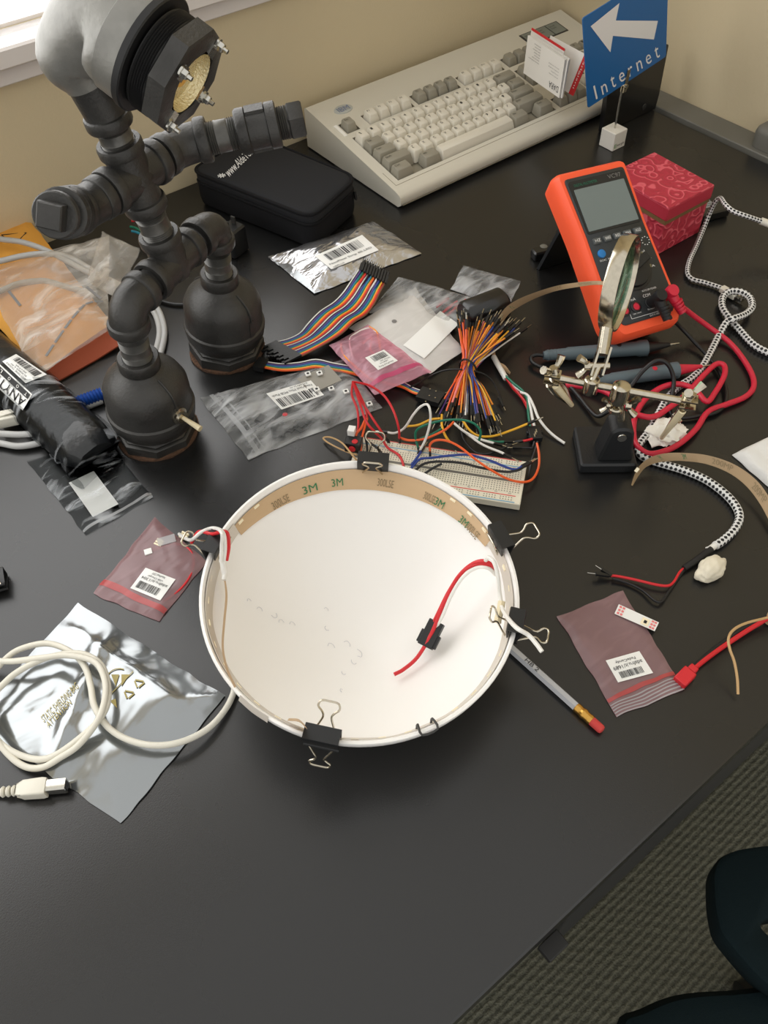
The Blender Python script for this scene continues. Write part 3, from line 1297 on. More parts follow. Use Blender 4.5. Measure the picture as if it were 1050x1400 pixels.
# oval badge and the lights panel
bc = (.043, .178)
b = MB()
dk_fr = lambda x, y, z: kfr(x, y, deck(y) + z)
b.prism([(bc[0] + .0145 * math.cos(a), bc[1] + .0085 * math.sin(a)) for a in [2 * PI * i / 32 for i in range(32)]], [(0, 0), (.0008, 0), (.0011, .0006)], dk_fr)
bo = b.build('badge', 'badge_grey', kb)
b = MB()
mp = lambda s, t, off=0: dk_fr(bc[0] - .0095 + .019 * s, bc[1] - .0045 + .009 * t, .0013 + off)
for k in range(7):   # striped letters
    pass
b.text('IBM', mp, 0, 1, 0, 1, off=0)
b.build('lettering', 'badge_blue', bo)
b = MB()
for k in range(6):
    y = bc[1] - .0045 + .009 * (k + .5) / 6.2
    b.bar(dk_fr(bc[0] - .0098, y, .0015), dk_fr(bc[0] + .0098, y, .0015), .00035, .0002)
b.build('letter_stripe', 'badge_grey', bo)
b = MB()
b.box(dk_fr, UK - .002, UK + 4 * PIT + .002, .158, .186, -.001, .0008, .0006)
po = b.build('lights_panel', 'dark_trim', kb)
for i in range(3):
    b = MB()
    b.box(dk_fr, UK + .001 + i * .0255, UK + .0245 + i * .0255, .160, .184, .0008, .0012)
    wv = b.build('indicator_window', 'lcd_grey', po)
    b = MB()
    x0 = UK + .004 + i * .0255
    for j, tx in enumerate((['Num', 'Lock'], ['Caps', 'Lock'], ['Scroll', 'Lock'])[i]):
        mp = lambda s, t, off=0: dk_fr(x0 + .011 * s, .1765 - .005 * j + .0032 * t, .0014)
        b.text(tx, mp, 0, 1, 0, 1, off=0)
    b.build('print', 'legend_ink', wv)
b = MB()
b.box(dk_fr, U0 - .008, U0 - .0035, VF - .004, VF + .021, 0, .0006)
b.build('escape_sticker', 'card_white', kb)

# ------------------------------------------------------------------ business cards standing between the keys
ca, cb = at(703, 49, .098), at(767, 94, .096)
cdir = (cb - ca)
cdir.z = 0
cdir.normalize()
cnr = V((cdir.y, -cdir.x, 0))
if cnr.x < 0:
    cnr = -cnr
cb0 = lift(cb, 764.5, 134)
chgt = .050


def card(i, off, lean, slide=0., wid=.087, hgt=chgt, label='', yaw=0., face=None, zoff=0., edge=None):
    base = V((cb0.x, cb0.y, cb0.z + zoff)) - cdir * (wid - slide) + cnr * off
    dx = Matrix.Rotation(yaw, 3, 'Z') @ cdir
    nx = Matrix.Rotation(yaw, 3, 'Z') @ cnr
    upv = (UP * math.cos(lean) + nx * math.sin(lean)).normalized()
    f2 = local(base, dx, upv, nx)
    b = MB()
    b.box(f2, 0, wid, 0, hgt, -.0003, .0003, 0)
    o = b.build('business_card', 'card_white')
    tag(o, label, 'card', 'business cards stacked on the keyboard')
    if face:
        face(o, f2, wid, hgt)
    return o


def face_text(o, f2, wid, hgt):
    # seen from the near side; the printing stands on its head
    mp = lambda s, t, off=0: f2(wid - wid * s, hgt - hgt * t, -.0005 - off)
    b = MB()
    b.text('DARA', mp, .05, .30, .74, .90, off=0)
    o1 = b.build('lettering', 'ink', o)
    b = MB()
    rnd = random.Random(4)
    for j in range(7):
        t = .08 + .07 * j
        b.text('networks and information', mp, .62, .62 + rnd.uniform(.14, .3), t, t + .034, off=0)
    for j in range(4):
        b.text('security consulting', mp, .1, .1 + rnd.uniform(.16, .3), .30 + .08 * j, .334 + .08 * j, off=0)
    b.build('print', 'ink_grey', o)


card(0, 0, .02, label='front white card reading DARA upside down, foremost of the cards on the keyboard', face=face_text)
ords = ['second', 'third', 'fourth', 'fifth', 'sixth']
for i in range(5):
    card(i + 1, .0013 * (i + 1), .03 + .008 * i, slide=.001 * ((i * 3) % 4), hgt=chgt - .0006 * ((i * 2) % 3),
         label='plain white card in the upright pack on the keyboard, %s from the front' % ords[i])


def red_edge(o, f2, wid, hgt):
    b = MB()
    b.box(f2, 0, wid, hgt - .0025, hgt + .0004, -.0005, .0005)
    b.build('red_edge', 'red_print', o)


def red_side(o, f2, wid, hgt):
    b = MB()
    b.box(f2, wid - .009, wid + .0004, -.0002, hgt + .0004, -.0006, .0006)
    o1 = b.build('red_band', 'red_print', o)
    b = MB()
    mp = lambda s, t, off=0: f2(wid - .0065 + .004 * t, .008 + .034 * s, -.0008)
    b.text('insight', mp, 0, 1, 0, 1, off=0)
    b.build('print', 'card_white', o1)


card(7, .0095, .10, slide=-.02, wid=.078, label='red-topped white card at the back of the upright pack', face=red_edge, zoff=.003)
card(8, .014, .38, slide=.004, wid=.080, label='white card with a red band down its side leaning behind the pack', face=red_side, yaw=.08)

# ------------------------------------------------------------------ memo holder and blue sign
rod0 = at(836, 199)
mh = thing('memo_holder', 'frosted clear cube memo holder with a wire stem gripping the blue sign', 'holder', rod0.to_tuple())
ca_ = 0.0
cxv, cyv = V((math.cos(ca_), math.sin(ca_), 0)), V((-math.sin(ca_), math.cos(ca_), 0))
cf_ = local(rod0, cxv, cyv)
b = MB()
b.box(cf_, -.0125, .0125, -.0125, .0125, .0002, .025, .0012)
cube = b.build('cube_base', 'frost', mh)
mp = lambda s, t, off=0: cf_(.0127, -.010 + .020 * s, .004 + .0055 * t)
mp2 = lambda s, t, off=0: cf_(-.010 + .020 * s, -.0127, .004 + .0055 * t)
b = MB()
b.text('nergis', mp2, .25, 1, 0, .8, off=0)
b.build('logo_text', 'ink', cube)
b = MB()
b.text('E', mp2, 0, .24, 0, 1, off=0)
b.build('logo_mark', 'logo_green', cube)
SY = lift(rod0, 856, 112).y
rodt = lift(rod0, 851, 118)
b = MB()
b.tube([rod0 + UP * .024, rodt], .0013, 8, smooth=False)
b.build('stem', 'steel', mh)
signp = []


def aty(px, py, y):
    d = ray(px, py)
    return CC + d * ((y - CC.y) / d.y)


sBL, sBR, sTL = aty(803.5, 147.6, SY), aty(910, 77, SY), aty(796, 25, SY)
sTR = sTL + (sBR - sBL) * 1.0
ck = aty(856, 108, SY)
b = MB()
for sgn in (-1, 1):
    b.bar(V((rodt.x, SY + sgn * .0022, rodt.z - .006)), V((ck.x, SY + sgn * .0016, ck.z + .012)), .006, .0012, up=V((0, 1, 0)))
b.lathe(V((rodt.x, SY - .005, rodt.z + .002)), V((0, 1, 0)), [(0, .0028), (.010, .0028)], 14)
b.build('clip', 'nickel', mh)
b = MB()
sg_pts = [sBL, sBR, sTR, sTL]
sfr = lambda x, z, y: V((x, SY + y, z))
b.prism(rounded([(p.x, p.z) for p in sg_pts], .003, 3), [(-.0007, 0), (.0007, 0)], sfr)
sign = tag(b.build('internet_sign', 'sign_blue'), 'square blue sign with white arrow and the word Internet, held above the clear cube', 'sign')
smp = quad3([p + V((0, -.0009, 0)) for p in (sBL, sBR, sTR, sTL)])


def spx(px, py, off=-.0011):
    return aty(px, py, SY + off)


b = MB()
# arrow, outline read from its own corners
arrow = [(807.5, 36), (847, 4), (842, 28), (899.5, 28.5), (894, 54), (838, 49), (834.5, 71.5)]
vv = [spx(*p) for p in arrow]
b.add(vv, [[0, 1, 2, 5, 6], [2, 3, 4, 5]])
b.build('arrow', 'white_print', sign, angle=80)
b = MB()
tq = [spx(815, 136), spx(903, 77), spx(899.5, 59), spx(811, 118)]
tmp_ = quad3(tq)
xs = 0
word = 'Internet'
ws = [.5, 1, .8, 1, .8, 1, 1, .8]
tot = sum(ws) + .62 * 7
x = 0
for ch_, w_ in zip(word, ws):
    hh = 1.0 if ch_ in 'I' else (.85 if ch_ == 't' else .68)
    b.text(ch_, tmp_, x / tot, (x + w_ * (.55 if ch_ == 'I' else .9)) / tot, .0, hh, off=0)
    x += w_ + .62
b.build('lettering', 'white_print', sign)

# black upright panel behind the cube
q0 = at(896, 149)
q1 = V((.952, q0.y + .001, 0))
ph = lift(q0, 919, 63).z
pn = thing('display_panel', 'upright black flat panel standing beside the keyboard behind the blue sign', 'panel', (1.01, q0.y, 0))
b = MB()
pfr = lambda x, z, y: V((x, q0.y + y + z * .05, z))
b.prism(rounded([(q1.x, .0004), (q0.x, .0004), (q0.x + .003, .02), (q0.x + .0035, ph), (q1.x, ph)], .003, 3), [(0, .0006), (.0006, 0), (.0074, 0), (.008, .0006)], pfr)
b.build('panel_plate', 'panel_black', pn)
b = MB()
b.lathe(pfr(q0.x - .028, .012, -.0003), V((0, -1, 0)), [(0, .0045), (.0006, .004), (.0006, .002)], 18)
b.build('screw_boss', 'dark_trim', pn)
b = MB()
b.prism([(q0.y + .007, .0004), (q0.y + .045, .0004), (q0.y + .012, .06)], [(1.0, 0), (1.006, 0)], lambda a, c, h: V((h, a, c)))
b.build('prop_foot', 'panel_black', pn)

# ------------------------------------------------------------------ red gift box
zt = .064
bxT = [at(894.6, 207.7, zt), at(977, 252.7, zt), at(915, 285, zt)]
bxT = [bxT[2], bxT[1], bxT[0], bxT[2] + (bxT[0] - bxT[1])]     # front, right, back, left
gb = thing('gift_box', 'small crimson embossed paper box with lid behind the orange meter', 'box', tuple(sum((p.xy for p in bxT), V((0, 0))) / 4) + (0,))
pol = [tuple(p.xy) for p in bxT]
b = MB()
b.prism(pol, [(.0003, .0012), (.047, .0012)], fr)
b.build('box_body', 'box_paper', gb, bevel=.0008)
b = MB()
b.prism(pol, [(.0415, .0006), (.0473, .0004)], fr)
b.build('gold_band', 'box_gold', gb)
b = MB()
b.prism(pol, [(.047, -.0003), (.0625, -.0003)], fr)
b.build('lid_rim', 'box_plain', gb, bevel=.0008)
b = MB()
b.prism(pol, [(.0625, -.0003), (.0642, .0004)], fr)
b.build('lid', 'box_paper', gb, bevel=.0006)

# black slotted bar lying under the box and the meter
ra, rb = at(728, 349, .006), at(994, 287, .006)
tr = thing('black_bar', 'long black plastic bar lying under the crimson box and the orange meter', 'bar', ((ra + rb) / 2).to_tuple()[:2] + (0,))
rd = (rb - ra)
rd.z = 0
rl = rd.length
rd.normalize()
rn = V((-rd.y, rd.x, 0))
rf2 = local(V((ra.x, ra.y, 0)), rd, rn)
b = MB()
b.box(rf2, 0, rl, -.007, .007, .0004, .012, .003)
b.build('bar_body', 'panel_black', tr)
b = MB()
for i in range(5):
    b.box(rf2, rl - .075, rl - .012, .008 + i * .0042, .0106 + i * .0042, .0005, .010)
b.build('clear_rib', 'film_zip_clear', tr)
b = MB()
b.lathe(rf2(.016, .004, .0122), UP, [(0, .0045), (.0004, .004)], 18)
b.build('finger_notch', 'ledge_grey', tr)

# ------------------------------------------------------------------ multimeter
mo = V((.6580, .4535, .0850))
mxx, myy, mzz = V((.9687655, -.2450702, -.0378680)), V((.2250897, .8049538, .5489845)), V((-.1040578, -.5403610, .8349743))
mfr = local(mo, mxx, myy, mzz)
mm = thing('multimeter', 'orange handheld digital multimeter tilted up on its rear stand', 'multimeter', (.65, .44, 0))
W2, L2 = .0408, .087


def sh(*a):
    return [(x, y) for x, y in a]


face_o = sh((-W2 - .001, L2 + .004), (W2 + .001, L2 + .004), (W2 - .001, .02), (W2 + .002, -L2 + .012), (W2 - .006, -L2 - .004), (-W2 + .006, -L2 - .004), (-W2 - .002, -L2 + .012), (-W2 + .001, .02))[::-1]
fo = rounded(face_o, .006, 4)
b = MB()
b.prism(fo, [(-.036, .006), (-.032, .000), (-.012, -.0035), (-.003, -.002), (.0012, .0012), (.0014, .004)], mfr)
b.build('holster', 'mm_orange', mm)
inn = rounded(sh((-W2 + .004, L2 - .003), (W2 - .004, L2 - .003), (W2 - .0055, .02), (W2 - .003, -L2 + .02), (W2 - .010, -L2 + .006), (-W2 + .010, -L2 + .006), (-W2 + .003, -L2 + .02), (-W2 + .0055, .02))[::-1], .004, 3)
b = MB()
b.prism(inn, [(-.01, 0), (.0022, 0), (.0030, .001)], mfr)
b.build('face_plate', 'mm_face', mm)
b = MB()
b.prism(rounded([(-.0335, .021), (.0335, .021), (.0345, .080), (-.0345, .080)], .003, 3), [(.0025, 0), (.0036, 0)], mfr)
sc1 = b.build('screen_bezel', 'mm_dark', mm)
b = MB()
b.prism(rounded([(-.0315, .0235), (.0305, .0235), (.031, .0705), (-.031, .0705)], .001, 2), [(.0036, 0), (.0041, .0002)], mfr)
b.build('display', 'mm_lcd', sc1)
b = MB()
mp = lambda s, t, off=0: mfr(.013 + .016 * s, .0735 + .0045 * t, .0040)
b.text('VC97', mp, 0, 1, 0, 1, off=0)
b.build('model_print', 'ink_grey', sc1)
b = MB()
mp = lambda s, t, off=0: mfr(-.029 + .028 * s, .0732 + .003 * t, .0040)
b.text('DIGITAL MULTIMETER', mp, 0, 1, 0, 1, off=0)
b.build('print', 'wire_green', sc1)
for i, tx in enumerate(['HZ', 'RANGE', 'REL', 'MAX', 'HOLD']):
    x = -.0265 + i * .0125
    b = MB()
    b.prism(rounded([(x - .0048, .0085), (x + .0048, .0085), (x + .0048, .0155), (x - .0048, .0155)], .001, 2), [(.0028, 0), (.0050, .0003), (.0056, .001)], mfr)
    bt = b.build('push_button', 'mm_button', mm)
    b = MB()
    mp = lambda s, t, off=0: mfr(x - .0032 + .0064 * s, .0105 + .0030 * t, .0059)
    b.text(tx, mp, 0, 1, 0, 1, off=0)
    b.build('print', 'white_print', bt)
b = MB()
b.lathe(mfr(-.0265, -.002, .0028), mzz, [(0, .0046), (.0016, .0045), (.0022, .0036)], 22)
b.build('blue_button', 'mm_blue', mm)
dc = (.001, -.026)
b = MB()
b.lathe(mfr(*dc, .0028), mzz, [(0, .0235), (.001, .0235), (.0015, .0225), (.0015, .0205), (.0045, .0195), (.0052, .018)], 48)
dl = b.build('dial', 'mm_dark', mm)
b = MB()
dang = .42
dfr = local(mfr(*dc, .0078), mxx * math.cos(dang) + myy * math.sin(dang), -mxx * math.sin(dang) + myy * math.cos(dang), mzz)
b.box(dfr, -.019, .020, -.0048, .0048, 0, .0065, .002)
b.build('dial_grip', 'mm_dark', dl)
b = MB()
b2 = MB()
syms = ['OFF', 'V', 'mV', 'Hz', '%', 'F', 'C', 'hFE', 'uA', 'mA', 'A']
for i in range(11):
    a = PI * 1.12 - i * (PI * 1.15) / 10
    mp = lambda s, t, off=0: mfr(dc[0] + .0262 * math.cos(a) - .002 + .004 * s, dc[1] + .0262 * math.sin(a) - .0012 + .0025 * t, .0033)
    b.text(syms[i], mp, 0, 1, 0, 1, off=0)
    p = mfr(dc[0] + .0222 * math.cos(a), dc[1] + .0222 * math.sin(a), .0047)
    d = mxx * math.cos(a + PI / 2) + myy * math.sin(a + PI / 2)
    b2.bar(p - d * .0017, p + d * .0017, .0018, .0005, up=mzz)
for tx, x, y, w_, h_ in (('DC/AC', -.031, -.010, .008, .002), ('COM', .002, -.0585, .009, .0032), ('V Hz', .0165, -.0585, .010, .0022), ('AUTO OFF POWER', .003, -.0525, .018, .002),
                         ('A', -.0255, -.0595, .003, .003), ('mA', -.0135, -.0585, .006, .003), ('CAT II 1000V', .0015, -.0795, .014, .0018), ('10A MAX', -.0165, -.073, .010, .0015), ('FUSED', .002, -.0725, .008, .0015)):
    mp = lambda s, t, off=0: mfr(x + w_ * s, y + h_ * t, .0033)
    b.text(tx, mp, 0, 1, 0, 1, off=0)
for (a, c) in (((-.020, -.0695), (-.020, -.0765)), ((-.020, -.0765), (.016, -.0765)), ((.016, -.0765), (.016, -.0695)), ((.016, -.0695), (.011, -.0695))):
    b.bar(mfr(*a, .0032), mfr(*c, .0032), .0004, .0003, up=mzz)
for i in range(9):   # transistor socket ring
    a = i * 2 * PI / 9
    p = mfr(.0285 + .0045 * math.cos(a), -.0005 + .0045 * math.sin(a), .0033)
    b.bar(p, p + mxx * .0011, .0008, .0003, up=mzz)
b.build('print', 'white_print', mm)
b2.build('dial_tick', 'mm_gold', mm)
jacks = [(-.0245, -.0665), (-.0105, -.0655), (.0075, -.0655), (.0225, -.0645)]
for i, (x, y) in enumerate(jacks):
    b = MB()
    b.lathe(mfr(x, y, .0026), mzz, [(0, .0062), (.0016, .0062), (.002, .0055), (.002, .0035), (-.004, .0032)], 22, capb=True)
    b.build('jack', 'mm_dark', mm)
    if i in (0, 1, 3):
        b = MB()
        b.lathe(mfr(x, y, .0042), mzz, [(0, .0052), (.0004, .0045), (.0004, .0035)], 22)
        b.build('jack_ring', 'red_rubber', mm)
b = MB()   # rear stand
s0, s1 = mfr(-.026, .055, -.036), mfr(.026, .055, -.036)
g0, g1 = V((s0.x + .008, s0.y + .035, .0005)), V((s1.x + .008, s1.y + .035, .0005))
b.add([s0, s1, g1, g0] + [p + V((0, .004, 0)) for p in (s0, s1, g1, g0)], [[0, 1, 2, 3], [7, 6, 5, 4], [0, 4, 5, 1], [1, 5, 6, 2], [2, 6, 7, 3], [3, 7, 4, 0]])
b.build('rear_stand', 'mm_dark', mm)
b = MB()
lo_a, lo_b = mfr(-.03, -.075, -.034), mfr(.03, -.075, -.034)
b.tube([V((lo_a.x, lo_a.y, min(.004, lo_a.z))), V((lo_b.x, lo_b.y, min(.004, lo_b.z)))], .0036, 10)
b.build('foot_rib', 'mm_dark', mm)

# ------------------------------------------------------------------ test leads and probes
pj = mfr(*jacks[2], .004)
pr_ = mfr(*jacks[3], .004)


def lead(name, label, jack, outdir, cable, probe_a, probe_b, tip, m_plug, m_cable, r, m_collar):
    t = thing(name, label, 'test lead', at(*probe_a, 0).to_tuple())
    b = MB()
    top_ = jack + mzz * .018
    b.lathe(jack, mzz, [(0, .0055), (.012, .0058), (.019, .0068), (.022, .006)], 22)
    e_ = top_ + outdir * .026
    b.tube([top_ - mzz * .003, top_ + outdir * .010 - mzz * .002, e_], lambda q: .0062 - .0018 * q, 14)
    for k in range(4):
        b.lathe(top_ + (e_ - top_) * (.45 + .14 * k), outdir, [(0, .0058 - .0003 * k), (.0018, .0058 - .0003 * k)], 16)
    b.build('plug', m_plug, t)
    b = MB()
    b.tube([e_ - outdir * .004] + path(cable), r, 10, 7)
    b.build('cable', m_cable, t)
    z = .0085
    A, B, T = at(*probe_a, z), at(*probe_b, z), at(*tip, z - .002)
    d = (B - A).normalized()
    L = (B - A).length
    b = MB()
    b.lathe(A, d, [(0, .0042), (.004, .0055), (L * .22, .0062), (L * .24, .0070), (L * .5, .0072), (L * .9, .0078), (L * .93, .0088), (L, .0088), (L, .006)], 22)
    for k in range(4):
        b.lathe(A + d * (.004 + .004 * k), d, [(0, .0060), (.0016, .0060)], 18)
    pb = b.build('probe_handle', 'probe_grey', t)
    b = MB()
    d2 = (T - B)
    l2 = d2.length
    d2.normalize()
    b.lathe(B, d2, [(0, .0062), (l2 * .3, .0045), (l2 * .68, .0022)], 16)
    b.build('probe_nose', m_collar, pb)
    b = MB()
    b.lathe(B + d2 * l2 * .66, d2, [(0, .0012), (l2 * .28, .0010), (l2 * .34, .0001)], 10)
    b.build('probe_tip', 'steel', pb)
    b = MB()
    mid = A + d * L * .72
    b.lathe(mid + UP * .0068, UP, [(0, .0030), (.0008, .0026)], 14)
    b.build('thumb_dot', m_collar, pb)
    return t


o1 = (-myy * .95 + mxx * .12 - mzz * .25).normalized()
lead('test_lead', 'black meter lead with grey probe lying below the orange meter', pj, o1,
     '918,436,34 932,449,16 950,468,7 972,492,4 988,518,4 993,545,4 982,562,4 955,569,4 925,571,4 916,560,5 919,540,10 921,518,18 913,498,30 898,493,32 880,506,24 864,526,12 848,546,7 834,560,12 818,569,6 806,560,4 794,545,4 780,529,5 760,511,5 740,502,6 728,495,6 727,488,7 734,485,8 743,486,8',
     (743, 486), (884, 475.5), (930, 469), 'black_rubber', 'black_cable', .0022, 'black_rubber')
o2 = (-myy * .85 + mxx * .35 - mzz * .3).normalized()
lead('test_lead', 'red meter lead with grey and red probe looped behind the clip stand', pr_, o2,
     '934,421,40 950,433,24 972,449,10 996,467,5 1014,488,4 1028,512,4 1030,530,4 1018,543,4 993,553,5 968,563,6 952,586,7 930,606,7 908,617,7 886,620,7 870,608,7 866,590,7 869,568,8 882,546,9 904,530,11 928,525,12 950,533,11 966,549,10 978,536,10 990,514,10 990,500,10 979,498,10 962,513,10 938,539,12 914,558,12 892,570,12 868,565,12 845,547,10 826,535,8 805,530,6 790,528,6 780,527,6 776,526,6 790,524,8 808,523,9',
     (808, 523), (926, 506), (975, 499), 'red_rubber', 'red_rubber', .0029, 'red_rubber')

# ------------------------------------------------------------------ helping hands
hb = [at(795, 589, .012), at(866, 589, .012), at(871, 636, .012), at(795.5, 636.5, .012)]
hx_ = (hb[2] - hb[3]).normalized()
hy_ = V((-hx_.y, hx_.x, 0))
hc = (hb[2] + hb[3]) / 2 + hy_ * .026
hh = thing('helping_hands', 'soldering helper with black cast base, two clip arms and a round magnifier', 'tool stand', (hc.x, hc.y, 0))
hf = local(V((hc.x, hc.y, 0)), hx_, hy_)
b = MB()
b.box(hf, -.0265, .0265, -.026, .026, .0003, .0125, .003)
b.build('base', 'stand_iron', hh)
pbs = at(838, 618, .0125)
ptp = lift(pbs, 844.5, 580)
b = MB()
uf = lambda x, z, y: V((pbs.x, pbs.y, 0)) + hx_ * x + UP * z + hy_ * y
hgt = ptp.z + .006
b.prism(rounded([(-.0165, .012), (.0165, .012), (.0105, hgt - .004), (.004, hgt), (-.004, hgt), (-.0105, hgt - .004)], .003, 3), [(-.012, .002), (-.010, 0), (.010, 0), (.012, .002)], uf)
b.build('upright', 'stand_iron', hh)
b = MB()
b.lathe(uf(0, hgt - .010, -.0125), -hy_, [(0, .0045), (.001, .0042)], 18)
b.build('rivet', 'steel', hh)
joint = lift(pbs, 848, 536)
RZ = joint.z
b = MB()
jb = V((pbs.x, pbs.y, hgt - .003))
b.tube([jb, joint], .0032, 12, smooth=False)
b.lathe(joint - UP * .024, UP, [(0, .0045), (.002, .007), (.0055, .007), (.0075, .0045)], 18)
b.lathe(joint - UP * .011, UP, [(0, .0075), (.004, .0085), (.009, .0085), (.018, .0080), (.0195, .006)], 20)
b.build('swivel_joint', 'nickel', hh)


def wing(o, ax_, name='wing_nut', par=None, s=1.):
    x, y, a = frame_from(ax_)
    b = MB()
    b.lathe(o, a, [(0, .0042 * s), (.005 * s, .0036 * s)], 14)
    for k in (1, -1):
        b.tube([o + a * .003 * s + x * k * .003 * s, o + a * .006 * s + x * k * .007 * s, o + a * .010 * s + x * k * .0105 * s], lambda t: (.0022 + .0014 * t) * s, 8)
    b.build(name, 'nickel', par or hh)


wing(joint - UP * .016 + hx_ * .008, hx_ * .8 + hy_ * -.2)
wing(joint - UP * .016 - hx_ * .006, -hx_, s=.7)
rA, rB = at(769, 518, RZ + .001), at(927, 547, RZ - .001)
b = MB()
b.tube([rA, rB], .0034, 14, smooth=False)
b.build('cross_rod', 'nickel', hh)
rd_ = (rB - rA).normalized()


def clip_arm(end, d, clip_end, jaw_m):
    j = end + d * .008
    b = MB()
    b.lathe(end - d * .001, d, [(0, .0036), (.003, .0036), (.004, .0024), (.008, .0024)], 14)
    for k in (1, -1):
        b.bar(j - d * .006 + UP * .004 * k, j + d * .008 + UP * .004 * k, .011, .0016)
        b.lathe(j + d * .004 * 0 + UP * .0062 * k, UP * k, [(-.003, .0048), (.0005, .0048), (.002, .003)], 14)
    cj = b.build('ball_joint', 'nickel', hh)
    wing(j + UP * .006, UP * 1.0 + d * .3, par=cj, s=1.1)
    a = j - UP * .006
    e = clip_end
    dd = (e - a)
    L = dd.length
    dd.normalize()
    x, y, _ = frame_from(dd)
    b = MB()
    for k in (1, -1):
        b.tube([a + x * .0035 * k, a + dd * L * .35 + x * .0042 * k, a + dd * L * .7 + x * .0024 * k, e + x * .0006 * k], lambda t: .0036 - .002 * t, 8)
    b.lathe(a + dd * L * .35 - y * .005, y, [(0, .0022), (.010, .0022)], 10)
    b.lathe(a - dd * .004, dd, [(0, .0028), (.006, .0030)], 12)
    c = b.build('alligator_clip', 'nickel', hh)
    b = MB()
    vw = CC - a
    vw = (vw - dd * vw.dot(dd)).normalized()
    b.tube([a + vw * .0050, a + dd * L * .45 + vw * .0062, a + dd * L * .92 + vw * .0034], lambda t: .0034 - .0012 * t, 10)
    b.build('clip_sleeve', jaw_m, c)


clip_arm(rA, -rd_, at(781, 553, .045), 'ivory')
clip_arm(rB, rd_, at(905, 598, .013), 'ivory')
# magnifier
mb0 = at(808, 527, RZ)
b = MB()
b.lathe(mb0 - UP * .008, UP, [(0, .006), (.001, .0068), (.015, .0068), (.016, .0055)], 18)
mj = at(819, 500, RZ + .016)
b.tube([mb0 + UP * .006, mj], .003, 12, smooth=False)
b.build('rod_clamp', 'nickel', hh)
b = MB()
mg = (CR * .30 + CU * .955).normalized()
mj2 = mj + mg * .010
for k in (1, -1):
    b.bar(mj - mg * .010 + hx_ * .005 * k, mj2 + mg * .006 + hx_ * .005 * k, .010, .0018, up=hx_)
b.lathe(mj - hx_ * .009, hx_, [(0, .003), (.018, .003)], 12)
b.build('lens_joint', 'nickel', hh)
wing(mj - hx_ * .008, -hx_ * 1 - UP * .1)
mF = CC + ray(829, 449) * ((mj2 - CC).dot(CF))
mT = mF + mg * .083
b = MB()
b.tube([mj2, mF + mg * .002], .0058, 14, smooth=False)
b.build('ferrule', 'nickel', hh)
ml = (mF + mT) / 2
rad = .0415
mn = (CR * .90 - CU * .282 - CF * .36).normalized()
b = MB()
b.lathe(ml - mn * .007, mn, [(.001, rad - .002), (0, rad - .0012), (0, rad), (.002, rad + .0006), (.0095, rad + .0006), (.0125, rad), (.0125, rad - .0012), (.0115, rad - .002), (.001, rad - .002)], 56, ref=mg, capa=False, capb=False)
rg = b.build('lens_ring', 'nickel', hh)
b = MB()
b.lathe(ml - mn * .004, mn, [(0, .002), (.0, rad * .6), (.003, rad - .002), (.005, rad - .002), (.008, rad * .6), (.009, .002)], 40, ref=mg)
b.build('lens', 'lens_glass', hh)

# crumpled tissue under the right clip; white lump of putty
def blob(name, label, cat, center, sx, sy, sz, m, rough, fr_, seed, squash=0.):
    bm = bmesh.new()
    bmesh.ops.create_icosphere(bm, subdivisions=4, radius=1)
    b = MB()
    for v in bm.verts:
        n_ = noise.noise(v.co * fr_ + V((seed, 0, 0))) + .6 * noise.noise(v.co * fr_ * 2.2 + V((0, seed, 0)))
        k = 1 + rough * n_
        p = V((v.co.x * sx * k, v.co.y * sy * k, max(-.55, v.co.z) * sz * k))
        v.co = p
    mz = min(v.co.z for v in bm.verts)
    vs = [V(center) + v.co - V((0, 0, mz)) for v in bm.verts]
    b.add(vs, [[v.index for v in f.verts] for f in bm.faces])
    bm.free()
    return tag(b.build(name, m, angle=70), label, cat)


blob('crumpled_tissue', 'crumpled white tissue scrap under the right-hand clip jaw', 'tissue', at(909, 597, .0005), .0185, .0160, .007, 'tissue', .5, 2.2, 3)
blob('putty_lump', 'cream lump of putty beside the black end of the braided cord', 'putty', at(969, 783, .0005), .0155, .0095, .009, 'putty', .2, 1.5, 8)

# ------------------------------------------------------------------ braided cords
t = thing('braided_cord', 'black and white braided cord with red and black jumper ends near the putty', 'cord', at(985, 670).to_tuple())
b = MB()
b.tube(path('1075,490,4 1050,482,4 1030,471,4 1012,452,4 998,436,6 988,421,7 988,407,8 997,399,10 1012,399,12 1025,407,10 1028,420,10 1018,430,11 1002,436,14 993,441,11 983,458,6 972,480,4 960,502,4 946,517,4 926,530,4 912,545,4 900,566,4 888,589,4 877,603,4 872,612,4 875,621,4 884,627,4 905,634,4 935,643,4 965,656,4 990,674,4 1006,692,4 1011,708,4 1004,724,5 990,738,5 978,746,5'), .0038, 12, 8)
b.build('sleeve', 'braid', t)
b = MB()
fe = at(976, 747, .005)
for k in range(9):
    d = (at(966, 752, .004 + .004 * random.random()) - fe) * random.uniform(.6, 1.2) + V((random.uniform(-.004, .004), random.uniform(-.004, .004), 0))
    b.tube([fe, fe + d * .6 + V((0, 0, .001)), fe + d], .0006, 5)
b.tube(path('980,744,5 968,753,5'), .0030, 10)
b.build('frayed_end', 'wire_white', t)
b = MB()
b.tube(path('972,751,5 955,764,5 935,777,4'), lambda q: .0033 - .0006 * q, 10)
b.build('heat_shrink', 'black_rubber', t)
